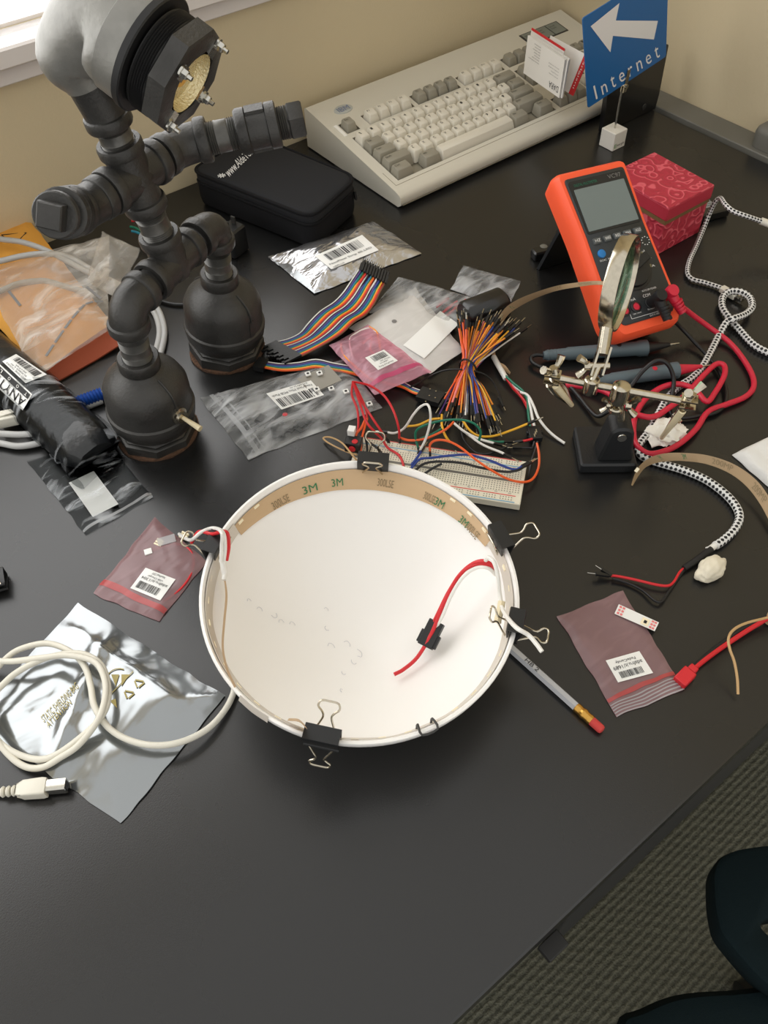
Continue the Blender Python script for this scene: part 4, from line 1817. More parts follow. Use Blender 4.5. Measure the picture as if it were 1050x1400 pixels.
for m, s_, pin in (('wire_red', '936,776,3 929,783,3 921,796,4 912,801,5 895,799,5 870,793,4 845,788,4 832,787,4', ((833, 787), (803, 783))),
                   ('wire_black', '937,777,3 928,789,3 915,808,4 905,822,4 895,821,4 878,807,3 858,797,3 838,791,4', ((836, 787), (814, 773)))):
    b = MB()
    b.tube(path(s_), .0012, 8)
    wv = b.build('wire', m, t)
    (x0, y0), (x1, y1) = pin
    A, B = at(x0, y0, .005), at(x1, y1, .009)
    b = MB()
    b.bar(A, A.lerp(B, .62), .0027, .0027)
    b.build('pin_housing', 'black_plastic', wv)
    b = MB()
    b.tube([A.lerp(B, .6), B], .0004, 6)
    b.build('pin', 'steel', wv)

t = thing('charging_cable', 'thin black and white braided cord with a small metal plug right of the crimson box', 'cord', at(960, 330).to_tuple())
b = MB()
b.tube(path('1085,318,30 1060,310,32 1042,303,38 1022,296,46 1003,289,50 992,280,52 985,271,48 978,276,40 970,292,22 962,312,8 952,336,4 943,356,4 940,373,4 947,382,4 962,386,4 978,391,4 990,395,5'), .0027, 12, 8)
b.build('sleeve', 'braid', t)
A, B = at(986, 394, .005), at(1013, 410, .005)
d = (B - A).normalized()
b = MB()
b.bar(A, A + d * .021, .0085, .0065)
pb = b.build('plug_shell', 'usb_white', t, bevel=.0012)
b = MB()
b.bar(A + d * .021, A + d * .030, .0075, .004)
b.build('metal_plug', 'steel', pb)
b = MB()
A, B = at(1040, 302, .038), at(1085, 318, .030)
b.tube([A, A.lerp(B, .3), B], .0042, 12)
b.build('cord_joint', 'usb_white', t)


# ------------------------------------------------------------------ LED strips with brown backing
def ribbon(b, ea, eb, n=8, th=.0004, mi=0):
    A, B = catmull(ea, n), catmull(eb, n)
    m = len(A)
    vs = []
    for p, q in zip(A, B):
        nn = UP
        vs += [p, q, p - nn * th, q - nn * th]
    fs = []
    for i in range(m - 1):
        o, w_ = i * 4, (i + 1) * 4
        fs += [[o, o + 1, w_ + 1, w_], [o + 2, w_ + 2, w_ + 3, o + 3], [o, w_, w_ + 2, o + 2], [o + 1, o + 3, w_ + 3, w_ + 1]]
    fs += [[0, 2, 3, 1], [(m - 1) * 4 + k for k in (0, 1, 3, 2)]]
    b.add(vs, fs, mi)
    return A, B


def on_ribbon(A, B, i0, i1, txt, m, parent, r0=.2, r1=.8, flip=False, name='print'):
    def mp(s, t_, off=0):
        x = i0 + (i1 - i0) * s
        i = max(0, min(len(A) - 2, int(x)))
        f = x - i
        p, q = A[i].lerp(A[i + 1], f), B[i].lerp(B[i + 1], f)
        tt = r0 + (r1 - r0) * t_
        if flip:
            tt = 1 - tt
        return p.lerp(q, tt) + UP * .0004
    b = MB()
    b.text(txt, mp, 0, 1, 0, 1, off=0)
    b.build(name, m, parent, angle=80)


def mark(A, B, i, m, parent, w_=.5):
    """the folded green maker's mark"""
    on_ribbon(A, B, i, i + w_ * 3, '3M', m, parent, .15, .85, True, 'maker_mark')


t = thing('led_strip', 'brown-backed flexible strip curling in from the right edge past the braided cord', 'led strip', at(950, 628).to_tuple())
b = MB()
A, B = ribbon(b, path('863,663,2 868,648,9 876,635,16 890,625,19 908,620,20 930,619,20 965,622,20 1000,633,18 1028,651,16 1048,674,14 1070,715,10'),
              path('865,664,1 874,649,4 884,638,8 900,632,11 916,630,13 935,630,14 965,634,14 996,646,12 1020,664,10 1040,690,8 1058,725,6'))
b.build('strip_tape', 'tape_brown', t)
mark(A, B, 27, 'tape_green', t)
mark(A, B, 40, 'tape_green', t)
on_ribbon(A, B, 50, 57, '200MP', 'tape_ink', t, .2, .8, True)
on_ribbon(A, B, 66, 73, '200MP', 'tape_ink', t, .2, .8, True)
b = MB()
b.bar(at(869, 645, .011), at(873, 640, .014), .003, .0012)
b.build('led', 'led_cream', t)

t = thing('led_strip', 'brown-backed flexible strip with red, green and white wires left of the orange meter', 'led strip', at(690, 440).to_tuple())
b = MB()
A, B = ribbon(b, path('838,386,92 815,384,86 790,386,72 760,391,55 728,401,40 705,411,30 690,422,22 679,439,14 673,457,9 671,474,7 673,489,6'),
              path('838,391,90 815,389,84 790,392,69 762,397,50 738,405,34 715,416,22 697,428,15 688,440,9 681,453,5 677,470,4 678,493,4'))
b.build('strip_tape', 'tape_brown', t)
on_ribbon(A, B, 22, 31, '300LSE', 'tape_ink', t, .2, .8, True)
on_ribbon(A, B, 10, 16, '200MP', 'tape_ink', t, .2, .8, True)
mark(A, B, 44, 'tape_green', t)
b = MB()
ribbon(b, path('679,494,5 690,499,9 698,509,8'), path('677,496,4 688,505,4 697,512,3'))
b.build('backing_tail', 'tape_liner', t)
b = MB()
b.tube(path('675,488,5 681,499,6 688,511,6 692,518,5'), .0030, 10)
b.build('heat_shrink', 'wire_white', t)
for m, s_ in (('wire_red', '690,514,6 698,525,5 710,539,4 722,556,4 728,573,5 731,588,6'), ('wire_red', '692,516,4 701,530,3 713,543,3 722,560,3 726,575,4 729,588,5'),
              ('wire_green', '691,514,7 702,524,8 714,534,9 721,546,8 722,562,7 724,577,6 727,589,6'),
              ('wire_white', '692,516,5 706,530,6 719,540,8 725,556,8 728,572,7 732,589,6'),
              ('wire_white', '712,536,8 722,541,10 730,556,10 736,571,8 747,586,5 759,597,3 772,606,2')):
    b = MB()
    b.tube(path(s_), .0014, 8)
    b.build('wire', m, t)
A, B = at(729, 585, .006), at(733, 602, .005)
b = MB()
b.bar(A, B, .0125, .007)
b.bar(A + (B - A) * .2, A + (B - A) * .5, .0155, .0045)
cn = b.build('connector', 'black_plastic', t, bevel=.0006)
b = MB()
for k in (-1, 0, 1):
    p = (A + B) / 2 + V((.0028 * k, .0016 * k, .0037))
    b.bar(p, p + (B - A) * .25, .0011, .0004)
b.build('contact', 'steel', cn)

# white foam sheet at the right edge
bg = Bag([(1001, 622), (1075, 585), (1110, 650), (1060, 675)], .0006, .006, .003, 4, 30)
o = bg.build('white_packet', 'paper_white')
tag(o, 'white crinkled packet poking in at the right edge', 'packet')

# ------------------------------------------------------------------ bowl
bz = .076
bcn = V((.1922, .2925, bz))
bn = V((-.0035, -.1008, 1)).normalized()
bR = .1184
bx_, by_, _ = frame_from(bn, V((1, 0, 0)))
DPT, LIP = .064, .008
RS = (bR * bR + DPT * DPT) / (2 * DPT)         # sphere of the bowl's inside
SCN = bcn - bn * (LIP + DPT) + bn * RS


def bowl_at(px, py, off=.0):
    d = ray(px, py).normalized()
    oc_ = CC - SCN
    r = RS - off - .0018
    B_ = oc_.dot(d)
    D_ = B_ * B_ - oc_.length_squared + r * r
    return CC + d * (-B_ + math.sqrt(max(0, D_)))


def bpath(s_):
    out = []
    for w_ in s_.split():
        a = [float(q) for q in w_.split(',')]
        out.append(bowl_at(a[0], a[1], a[2] * .001))
    return out


def rim(a, r=1., h=0.):
    return bcn + (bx_ * math.cos(a) + by_ * math.sin(a)) * (bR * r) + bn * h


bw = thing('lamp_bowl', 'round white plastic bowl rimmed with brown tape and black binder clips', 'bowl', (bcn.x, bcn.y, 0))
b = MB()
prof = []
amax = math.asin(bR / RS)
for i in range(17):
    a = amax * i / 16
    prof.append((RS - RS * math.cos(a) - DPT - LIP, max(.0002, RS * math.sin(a))))
outer = [(t_ - .0022 * 1, r_) for t_, r_ in prof]
full = outer[:-1] + [(-LIP - .002, bR + .0006), (-.001, bR + .0022), (0, bR + .0018), (.0002, bR), (-.0012, bR - .0013), (-LIP, bR - .0016)] + [(t_, max(.0002, r_ - .0018)) for t_, r_ in prof[::-1]]
b.lathe(bcn, bn, full, 96, capa=True, capb=True, ref=bx_)
b.build('bowl_shell', 'bowl_white', bw, angle=50)


def rs(h, off=.0008):
    if h > -LIP:
        return (bR - .0016 - off) / bR
    d = DPT + LIP + h
    return (math.sqrt(2 * RS * d - d * d) - .0018 - off) / bR


def band(a0, a1, h0, h1, r0, r1, n, name, m, parent=bw, wob=0., th=.0006, taper=False):
    b = MB()
    A = []
    for i in range(n + 1):
        a = a0 + (a1 - a0) * i / n
        w_ = wob * noise.noise(V((a * 4, h0 * 100, 0)))
        if taper:
            h1 = h0 - .0147 * (.42 + .58 * math.sin(PI * (.06 + .88 * i / n)) ** .7)
            r1 = rs(h1, .0014)
        A.append((rim(a, r0 - w_, h0), rim(a, r1 - w_ * 1.5, h1 + wob * .02 * noise.noise(V((a * 5, 1, 0)))), rim(a, r1 - w_ * 1.5 - th / bR, h1), rim(a, r0 - w_ - th / bR, h0)))
    vs = [p for q in A for p in q]
    fs = []
    for i in range(n):
        for k in range(4):
            k2 = (k + 1) % 4
            fs.append([i * 4 + k, i * 4 + k2, (i + 1) * 4 + k2, (i + 1) * 4 + k])
    fs += [[0, 1, 2, 3], [n * 4 + 3, n * 4 + 2, n * 4 + 1, n * 4]]
    b.add(vs, fs)
    return b.build(name, m, parent, angle=60)


ang = lambda px, py: (lambda q: math.atan2((q - bcn).dot(by_), (q - bcn).dot(bx_)))(at(px, py, bz))
aT, aL, aR, aB = ang(500, 640), ang(284, 745), ang(700, 800), ang(440, 1000)
# tape liner along the far inside, LED strip all the way round
band(ang(672, 730), ang(318, 722), -.0058, -.0205, rs(-.0058, .001), rs(-.0205, .0014), 60, 'tape_liner', 'tape_liner', wob=.002, taper=True)
lo_a = ang(318, 722)
band(lo_a, lo_a + 2 * PI - (lo_a - ang(672, 730)), -.0030, -.0125, rs(-.003, .0004), rs(-.0125, .001), 80, 'led_strip_band', 'strip_white', wob=.006)
for (p0_, p1_, txt, g) in (((372, 690), (398, 681), '300LSE', 0), ((418, 676), (436, 668), '3M', 1), ((455, 664), (470, 661), '3M', 1), ((445, 668), (453, 664), '', 0),
                           ((515, 662), (536, 665), '300LSE', 0), ((575, 677), (590, 682), '300LSE', 0), ((592, 680), (604, 686), '3M', 1), ((624, 702), (634, 710), '3M', 1), ((635, 708), (655, 722), '300LSE', 0)):
    if not txt:
        continue
    a0, a1 = ang(*p0_), ang(*p1_)
    b = MB()

    def mp(s, t_, off=0):
        hh_ = -.0165 + .0055 * t_
        return rim(a0 + (a1 - a0) * s, rs(hh_, .0034), hh_)
    b.text(txt, mp, 0, 1, 0, 1, off=0)
    b.build('maker_mark' if g else 'tape_print', 'tape_green' if g else 'tape_ink', bw)
for i in range(30):
    a = lo_a - .22 + (2 * PI - 1.55) * (i / 29)
    p = rim(a, rs(-.0078, .0022), -.0078)
    tn = rim(a + .01, rs(-.0078, .0022), -.0078) - p
    tn.normalize()
    b = MB()
    b.bar(p - tn * .0026, p + tn * .0026, .0036, .0014, up=(bcn - p).normalized())
    b.build('led', 'led_cream', bw)
# loose strip coming away from the wall on the left
b = MB()
ribbon(b, [bowl_at(*q_, .010) for q_ in ((306, 790), (308, 815), (305, 850), (303, 885), (309, 915), (320, 940))],
       [bowl_at(*q_, .006) for q_ in ((308, 790), (311, 815), (308, 850), (306, 885), (312, 914), (323, 938))])
b.build('loose_strip', 'tape_liner', bw)
b = MB()
b.tube(bpath('303,760,14 305,772,12 307,784,10 306,793,10'), lambda t_: .0026 - .0008 * abs(2 * t_ - 1), 10)
b.build('heat_shrink', 'wire_white', bw)
b = MB()   # strip tail outside the rim at the lower left, and the liner curl
ribbon(b, [rim(ang(*q_), 1.03, h_) for q_, h_ in (((328, 950), -.004), ((345, 966), -.004), ((366, 980), -.003))], [rim(ang(*q_), 1.01, h_) for q_, h_ in (((328, 950), .002), ((345, 966), .002), ((366, 980), .003))])
b.build('strip_tail', 'strip_white', bw)
b = MB()
ribbon(b, [bowl_at(*q_, .006) for q_ in ((395, 982), (408, 983), (417, 991))], [bowl_at(*q_, .013) for q_ in ((393, 985), (409, 987), (420, 997))])
b.build('liner_curl', 'tape_liner', bw)
# pencil ghosting on the bottom of the bowl
rnd = random.Random(11)
for (px, py, s_) in ((341, 821, 3), (355, 833, 4), (374, 841, 5), (385, 850, 4), (400, 853, 4), (446, 833, 3), (448, 859, 4), (453, 883, 5), (474, 880, 5), (488, 893, 7), (470, 920, 3), (468, 944, 3), (484, 905, 4)):
    an = rnd.uniform(0, 6)
    b = MB()
    pts = [bowl_at(px + s_ * math.cos(an + k), py + s_ * .8 * math.sin(an + k * 1.3), .0003) for k in (0, 1, 2, 3)]
    b.tube(pts, .00022, 4, 4)
    b.build('pencil_mark', 'card_edge', bw)
# wires soldered to the strip: right-hand bunch with a black connector
for m, s_, r in (('wire_red', '539,922,6 552,915,6 571,898,8 590,866,16 604,832,24 622,795,30 640,775,31 658,767,30 672,772,24 680,782,14', .0016),
                 ('wire_red', '586,865,14 600,836,22 614,808,28 632,782,31 652,771,30 668,773,25 678,784,14', .0015),
                 ('wire_white', '588,868,13 603,846,20 618,812,27 634,788,30 652,776,29 668,777,25 678,786,14', .0015),
                 ('wire_white', '686,828,12 683,810,16 681,790,24 676,770,30 668,762,32 664,766,30', .0016),
                 ('wire_white', '685,828,13 692,842,20 706,858,26 722,868,30 733,880,30 741,891,26', .0016)):
    b = MB()
    b.tube(bpath(s_), r, 8, 6)
    b.build('wire', m, bw)
A, B = bowl_at(597, 851, 15), bowl_at(597, 851, .014)
A, B = bowl_at(598, 850, .016), bowl_at(581, 884, .010)
b = MB()
b.bar(A, B, .0125, .007)
b.bar(A.lerp(B, .45), A.lerp(B, .95), .0165, .005)
b.build('connector', 'black_plastic', bw, bevel=.0006)
b = MB()
b.tube(bpath('686,822,14 684,834,13 681,846,12 680,852,11'), .0028, 8)
b.build('solder_joint', 'ivory', bw)
# left-hand bunch folded over the rim
lw = rim(aL, 1., .002)
for m, s_ in (('wire_white', '302,768,14 303,745,20 303,728,24'), ('wire_white', '306,768,14 308,748,20 305,728,24'), ('wire_red', '310,766,14 313,745,20 309,727,24')):
    pts = bpath(s_)
    top_ = pts[-1] + UP * .004
    out_ = [at(292, 722, .094), at(276, 727, .092), at(262, 738, .080), at(252, 735, .05), at(245, 730, .02)] if m == 'wire_white' else [at(290, 730, .094), at(272, 727, .090), at(262, 742, .076)]
    b = MB()
    b.tube(pts + out_, .0014, 8, 6)
    b.build('wire', m, bw)


# ------------------------------------------------------------------ binder clips
def binder(name_lab, P, t, n, rd, w, h1, h2, s=1., m='black_plastic', up_in=True, group='binder clips on the bowl rim'):
    """P on the rim; t tangent, n up, rd inward; h1/h2: handle directions (rd,n) for inner and outer handles"""
    o = thing('binder_clip', name_lab, 'clip', P.to_tuple(), group)
    b = MB()
    sec = [(.0032, -.0095), (.0062, .0062), (.0055, .0078), (-.0055, .0078), (-.0062, .0062), (-.0032, -.0095)]
    sec = [(a * s, c * s) for a, c in sec]
    th = .0009
    ins = inset(sec + [], 0)
    outer_ = sec
    inner_ = [(.0022 * s, -.0095 * s), (.0050 * s, .0060 * s), (.0046 * s, .0066 * s), (-.0046 * s, .0066 * s), (-.0050 * s, .0060 * s), (-.0022 * s, -.0095 * s)]
    k = len(sec)
    vs = []
    for sg in (-1, 1):
        for ring in (outer_, inner_):
            vs += [P + t * (sg * w / 2) + rd * a + n * c for a, c in ring]
    fs = []
    for i in range(k - 1):
        fs += [[i, i + 1, 2 * k + i + 1, 2 * k + i], [k + i, 3 * k + i, 3 * k + i + 1, k + i + 1], [i, k + i, k + i + 1, i + 1], [2 * k + i, 2 * k + i + 1, 3 * k + i + 1, 3 * k + i]]
    fs += [[0, 2 * k, 3 * k, k], [k - 1, 2 * k - 1, 4 * k - 1, 3 * k - 1]]
    b.add(vs, fs)
    for a in (.0034, -.0034):
        e_ = P + rd * a * s + n * (-.0098 * s)
        b.tube([e_ - t * w / 2, e_ + t * w / 2], .0014 * s, 8, smooth=False)
    b.build('clip_body', m, o)
    for sg, hd in ((1, h1), (-1, h2)):
        if hd is None:
            continue
        a0 = P + rd * (.0042 * sg * s) + n * (-.0098 * s)
        d = (rd * hd[0] + n * hd[1]).normalized()
        H = hd[2] if len(hd) > 2 else w * 1.05
        pts = [(-.34, 0), (-.22, .3), (-.12, .55), (-.17, .68), (-.30, .82), (-.24, .98), (0, 1.), (.24, .98), (.30, .82), (.17, .68), (.12, .55), (.22, .3), (.34, 0)]
        b = MB()
        b.tube([a0 + t * (x * w) + d * (y * H) for x, y in pts], .0008 * s, 8, 4)
        b.build('handle', 'nickel', o)
    return o


def rimframe(px, py):
    a = ang(px, py)
    P = rim(a, 1., 0)
    t = (rim(a + .01) - rim(a - .01)).normalized()
    return P, t, bn, (bcn - P).normalized()


P, t, n_, rd = rimframe(510, 640)
binder('black binder clip at the far side of the bowl rim nearest the breadboard', P, t, n_, rd, .026, (.35, 1, .030), (-.45, 1, .032))
P, t, n_, rd = rimframe(682, 736)
binder('black binder clip on the upper right of the bowl rim below the breadboard end', P, t, n_, rd, .024, (.30, 1, .014), (-1, .25, .030))
P, t, n_, rd = rimframe(705, 846)
binder('black binder clip on the right of the bowl rim above the pencil', P, t, n_, rd, .020, (.7, .9, .026), (-1, .2, .022))
P, t, n_, rd = rimframe(440, 1003)
binder('black binder clip at the near side of the bowl rim', P, t, n_, rd, .025, (.8, .75, .026), (-.35, -1, .020))
P, t, n_, rd = rimframe(289, 752)
binder('black binder clip on the left of the bowl rim with wires over it', P, t, n_, rd, .022, (.4, 1, .020), (-1, .35, .024))
P, t, n_, rd = rimframe(588, 992)
b = MB()
pts = [(-.0055, -.008, -.004), (-.0055, .003, -.004), (-.0058, .0035, .004), (.0058, .0035, .004), (.0055, .003, -.004), (.0055, -.008, -.004)]
b.tube([P + t * a + n_ * c - rd * d for a, c, d in pts], .0009, 8, 3)
tag(b.build('wire_hook', 'dark_trim'), 'bent dark wire hook over the near right part of the bowl rim', 'hook')
# loose binder clip at the left edge
q = at(-4, 800, .0)
d1 = V((1, -.35, 0)).normalized()
d2 = V((.35, 1, 0)).normalized()
binder('black binder clip lying alone on the desk at the left edge', q + UP * .0075, d1, d2, UP, .020, (0.15, 1, .022), (-.1, 1, .02), group='loose binder clip')

# ------------------------------------------------------------------ pencil
pe, pa = at(697, 885, .004), at(824, 999, .004)
pd = (pa - pe).normalized()
L = (pa - pe).length
pstart = pe - pd * .06
pc_ = thing('pencil', 'silver hexagonal pencil with brass ferrule and red eraser poking out from under the bowl', 'pencil', ((pe + pa) / 2).to_tuple())
LL = L + .06
b = MB()
b.lathe(pstart, pd, [(0, .0037), (LL - .026, .0037)], 6, rot=PI / 6)
b.build('pencil_shaft', 'pencil_silver', pc_)
b = MB()
b.lathe(pstart - pd * .016, pd, [(0, .0003), (.016, .0036)], 12)
b.build('sharpened_tip', 'ivory', pc_)
b = MB()
prof = [(0, .0038), (.0015, .0040), (.003, .0038), (.0055, .0038), (.0065, .0043), (.0085, .0043), (.0095, .0038), (.012, .0038), (.0135, .0041), (.0155, .0038)]
b.lathe(pstart + pd * (LL - .026), pd, prof, 24)
b.build('ferrule', 'brass', pc_)
b = MB()
b.lathe(pstart + pd * (LL - .011), pd, [(0, .0036), (.009, .0036), (.0105, .0030), (.011, .002)], 20)
b.build('eraser', 'eraser', pc_)
b = MB()
px_, py_, _ = frame_from(pd)
mp = lambda s, t_, off=0: pstart + pd * (LL - .026 - .062 + .030 * s) + py_ * (-.0012 + .0024 * t_) * -1 + px_ * .00345
b.text('HB 2', mp, .3, .75, -.2, 1.2, off=0)
b.build('print', 'ink', pc_)

# ------------------------------------------------------------------ bags with labels
# mauve bag left of the bowl
t = thing('zip_bag', 'dusky pink zip bag holding a thin red wire and small plug, left of the bowl', 'bag', at(205, 780).to_tuple(), None)
bg = Bag([(128, 812), (218, 850), (282, 768), (212, 707)], .0005, .0025, .0018, 1, 45)
bg.build('bag_film', 'film_mauve', t)
strip_on(bg, .0, 1, .10, .17, 'zip_seal', 'film_zip_red', t)
mp = quad_px([(240, 792), (199, 776), (178, 804), (219, 821)], .004, bg.surf)
sticker(t, mp, [('adafru.it/1304', .08, .92, .34, .46), ('USB Charger', .3, .8, .2, .3), ('NeoPixel DIY', .3, .72, .06, .15)], (.2, .9, .56, .88), seed=3)
o = MB().tube(path('209,752,2 225,747,2 240,744,2 255,748,2 264,760,2 264,778,2 254,797,2 238,813,2 220,824,2'), .0010, 8).build('thin_red_wire', 'wire_red')
tag(o, 'thin red wire curled inside the dusky pink bag left of the bowl', 'wire')
t = thing('ribbon_plug', 'small cream and clear plug inside the dusky pink bag left of the bowl', 'plug', at(228, 740).to_tuple())
b = MB()
for (x, y) in ((211, 743), (245, 733)):
    p = at(x, y, .003)
    for k in range(3):
        b.bar(p + V((.0022 * k, .0012 * k, 0)), p + V((.0022 * k + .003, .0012 * k - .007, 0)), .0016, .002)
b.build('contacts', 'led_cream', t)
b = MB()
b.bar(at(216, 743, .003), at(240, 736, .003), .009, .003)
b.build('clear_shell', 'film_zip_clear', t)
o = MB().bar(at(198, 757, .003), at(208, 754, .003), .006, .004).build('small_connector', 'label_white')
tag(o, 'tiny white connector on the red wire in the dusky pink bag', 'connector')

# mauve bag at the right
t = thing('zip_bag', 'flat dusky pink zip bag with white barcode label at the lower right', 'bag', at(850, 890).to_tuple())
bg = Bag([(843, 981), (935, 943), (851, 807), (762, 844)], .0005, .0018, .0012, 2, 30)
bg.build('bag_film', 'film_mauve', t)
for k, (v0, v1) in enumerate(((.135, .17), (.10, .11), (.075, .085), (.05, .06), (.025, .035), (.0, .01))):
    strip_on(bg, 0, 1, v0, v1, 'zip_seal', 'film_zip_red' if k == 0 else 'film_zip_clear', t)
mp = quad_px([(874, 890), (828, 903), (845, 933), (893, 920)], .003, bg.surf)
sticker(t, mp, [('adafru.it/1689', .08, .92, .34, .50), ('FadeCandy', .2, .78, .12, .26)], (.2, .84, .6, .88), seed=5)
t = thing('led_segment', 'short cut piece of light strip half inside the lower right pink bag', 'led strip', at(870, 845).to_tuple())
mp = quad_px([(840, 839), (846, 826), (901, 851), (895, 863)], .0035)
mp = quad_px([(840, 839), (895, 863), (901, 851), (846, 826)], .0042)
b = MB()
b.grid(lambda u, v: mp(u, v), 4, 2)
b.grid(lambda u, v: mp(u, v, -.0005), 4, 2, flip=True)
b.build('strip_tape', 'label_white', t, weld=True)
b = MB()
for u0 in (.04, .12, .84, .91):
    for v0 in (.1, .42, .74):
        b.grid(lambda u, v: mp(u0 + .055 * u, v0 + .2 * v, .0004), 1, 1)
b.build('solder_pad', 'pink_pad' if 'pink_pad' in MT else 'wire_pink', t)
b = MB()
b.grid(lambda u, v: mp(.62 + .18 * u, .15 + .7 * v, .0006), 1, 1)
b.build('led', 'led_cream', t)
b = MB()
b.grid(lambda u, v: mp(.68 + .07 * u, .35 + .3 * v, .0009), 1, 1)
b.build('chip', 'ink', t)

# connector with red, black and tan wires
t = thing('wire_pigtail', 'red connector pigtail with a stray tan wire beside the lower right bag', 'wire', at(985, 890).to_tuple())
A, B = at(944, 918, .005), at(928, 934, .004)
b = MB()
b.bar(A, B, .011, .007)
b.bar(A.lerp(B, -.4), A, .007, .005)
b.build('connector', 'wire_red', t, bevel=.001)
for m, s_, r in (('wire_red', '944,918,5 965,901,5 990,883,5 1020,863,6 1045,848,8 1075,830,12', .0020), ('wire_black', '943,916,5 962,899,5 988,878,5 1018,858,6 1045,846,8 1075,825,12', .0016),
                 ('tan_wire', '1075,838,14 1047,845,16 1020,852,22 1003,861,26 996,873,28 998,888,26 1004,905,20 1008,928,12 1009,949,5', .0011)):
    b = MB()
    b.tube(path(s_), r, 8)
    b.build('wire', m, t)
b = MB()
b.lathe(at(1052, 850, .002), UP, [(0, .004), (.012, .005), (.014, .003)], 14)
b.build('joint_blob', 'tape_liner', t)

# clear bag with electronics
t = thing('zip_bag', 'clear zip bag full of small circuit boards right of the pipe lamp', 'bag', at(400, 560).to_tuple())
bg = Bag([(340, 628), (522, 558), (470, 492), (273, 545)], .0005, .009, .005, 6, 34, edge=.2)
bg.build('bag_film', 'film_clear', t)
strip_on(bg, .065, .095, 0, 1, 'zip_seal', 'film_zip_clear', t)
strip_on(bg, .12, .13, 0, 1, 'zip_seal', 'film_zip_clear', t)
mp = quad_px([(425, 520), (364, 538), (385, 560), (443, 540)], .014, bg.surf)
sticker(t, mp, [('NeoPixel Mini PCB Pack', .05, .95, .18, .30), ('adafru.it', .1, .5, .04, .13)], (.08, .92, .42, .9), seed=6, n=10)
rnd = random.Random(5)
for (px, py, w_, l_, a) in ((395, 565, .03, .022, .3), (380, 590, .018, .014, 1.0), (415, 580, .022, .014, .2), (360, 575, .014, .012, 2), (398, 582, .018, .010, .6), (440, 570, .02, .014, .9)):
    f2 = local(at(px, py, .002), V((math.cos(a), math.sin(a), 0)), V((-math.sin(a), math.cos(a), 0)))
    b = MB()
    b.box(f2, -w_ / 2, w_ / 2, -l_ / 2, l_ / 2, 0, .0016)
    for k in range(5):
        x, y = rnd.uniform(-w_ * .35, w_ * .35), rnd.uniform(-l_ * .3, l_ * .3)
        b.box(f2, x - .002, x + .002, y - .0015, y + .0015, .0016, .003)
    o = b.build('circuit_board', 'chip_dark')
    tag(o, 'small dark circuit board inside the clear zip bag by the pipe lamp', 'circuit board', 'dark boards in the clear bag')
b = MB()
f2 = local(at(438, 520, .009), V((1, -.1, 0)), V((.1, 1, 0)))
b.box(f2, -.02, .018, -.014, .014, 0, .002)
tag(b.build('grey_plate', 'pcb_grey'), 'pale grey plate inside the clear zip bag by the pipe lamp', 'plate')
for i, (x, y) in enumerate(((421, 512), (437, 511), (433, 533), (453, 532), (473, 536), (505, 553))):
    p = at(x, y, .0125 if i < 5 else .006)
    f2 = local(p, V((.96, -.3, 0)), V((.3, .96, 0)))
    b = MB()
    b.box(f2, -.0028, .0028, -.0028, .0028, 0, .0016)
    o = b.build('pixel_led', 'label_white')
    b = MB()
    b.lathe(f2(0, 0, .0016), UP, [(0, .0015), (.0003, .0014)], 10)
    b.build('lens_dot', 'ink', o)
    tag(o, 'tiny white square light chip with dark centre in the clear bag by the pipe lamp', 'led', 'square light chips in the clear bag')
b = MB()
b.lathe(at(390, 568, .009), UP, [(0, .003), (.002, .0025)], 10)
tag(b.build('red_component', 'wire_red'), 'small red component inside the clear zip bag by the pipe lamp', 'component')

# silver foil packet
t = thing('foil_packet', 'puffy silver foil packet with barcode label in front of the black pouch', 'packet', at(470, 355).to_tuple())
bg = Bag([(430, 402), (577, 347), (510, 303), (367, 352)], .0006, .014, .004, 7, 26, edge=.35)
bg.build('packet_foil', 'foil_bag', t)
strip_on(bg, .0, .05, 0, 1, 'seam', 'esd_bag', t)
mp = quad_px([(453, 368), (518, 342), (495, 321), (430, 350)], .018, bg.surf)
sticker(t, mp, [('NeoPixel Strip 60 LED', .06, .94, .20, .32), ('adafru.it', .06, .3, .04, .12)], (.14, .86, .45, .88), seed=8, n=10)

# shielding bag lower left with the white cable on it
t = thing('shielding_bag', 'large silver shielding bag with gold print at the lower left', 'bag', at(150, 980).to_tuple())
bg = Bag([(166, 1126), (307, 953), (107, 825), (-38, 985)], .0006, .006, .005, 9, 16, edge=.3, n=44,
         lump=lambda u, v: .004 * math.exp(-((v - .45 - .3 * u) / .05) ** 2) + .003 * math.exp(-((u - .82) / .03) ** 2) * v)
bg.build('bag_foil', 'esd_bag', t)
b = MB()
mp = quad_px([(60, 988), (108, 940), (103, 932), (55, 980)], .01, bg.surf)
b.text('STATIC SHIELDING BAG', mp, 0, 1, 0, 1, off=.0005)
mp = quad_px([(66, 996), (98, 962), (94, 955), (62, 988)], .01, bg.surf)
b.text('ATTENTION', mp, 0, 1, 0, 1, off=.0005)


def flat_poly(pts, off=.0006):
    vs = []
    for x, y in pts:
        zz = .008
        for _ in range(4):
            p = at(x, y, zz)
            zz = bg.surf(p.x, p.y)
        vs.append(at(x, y, zz + off))
    return vs


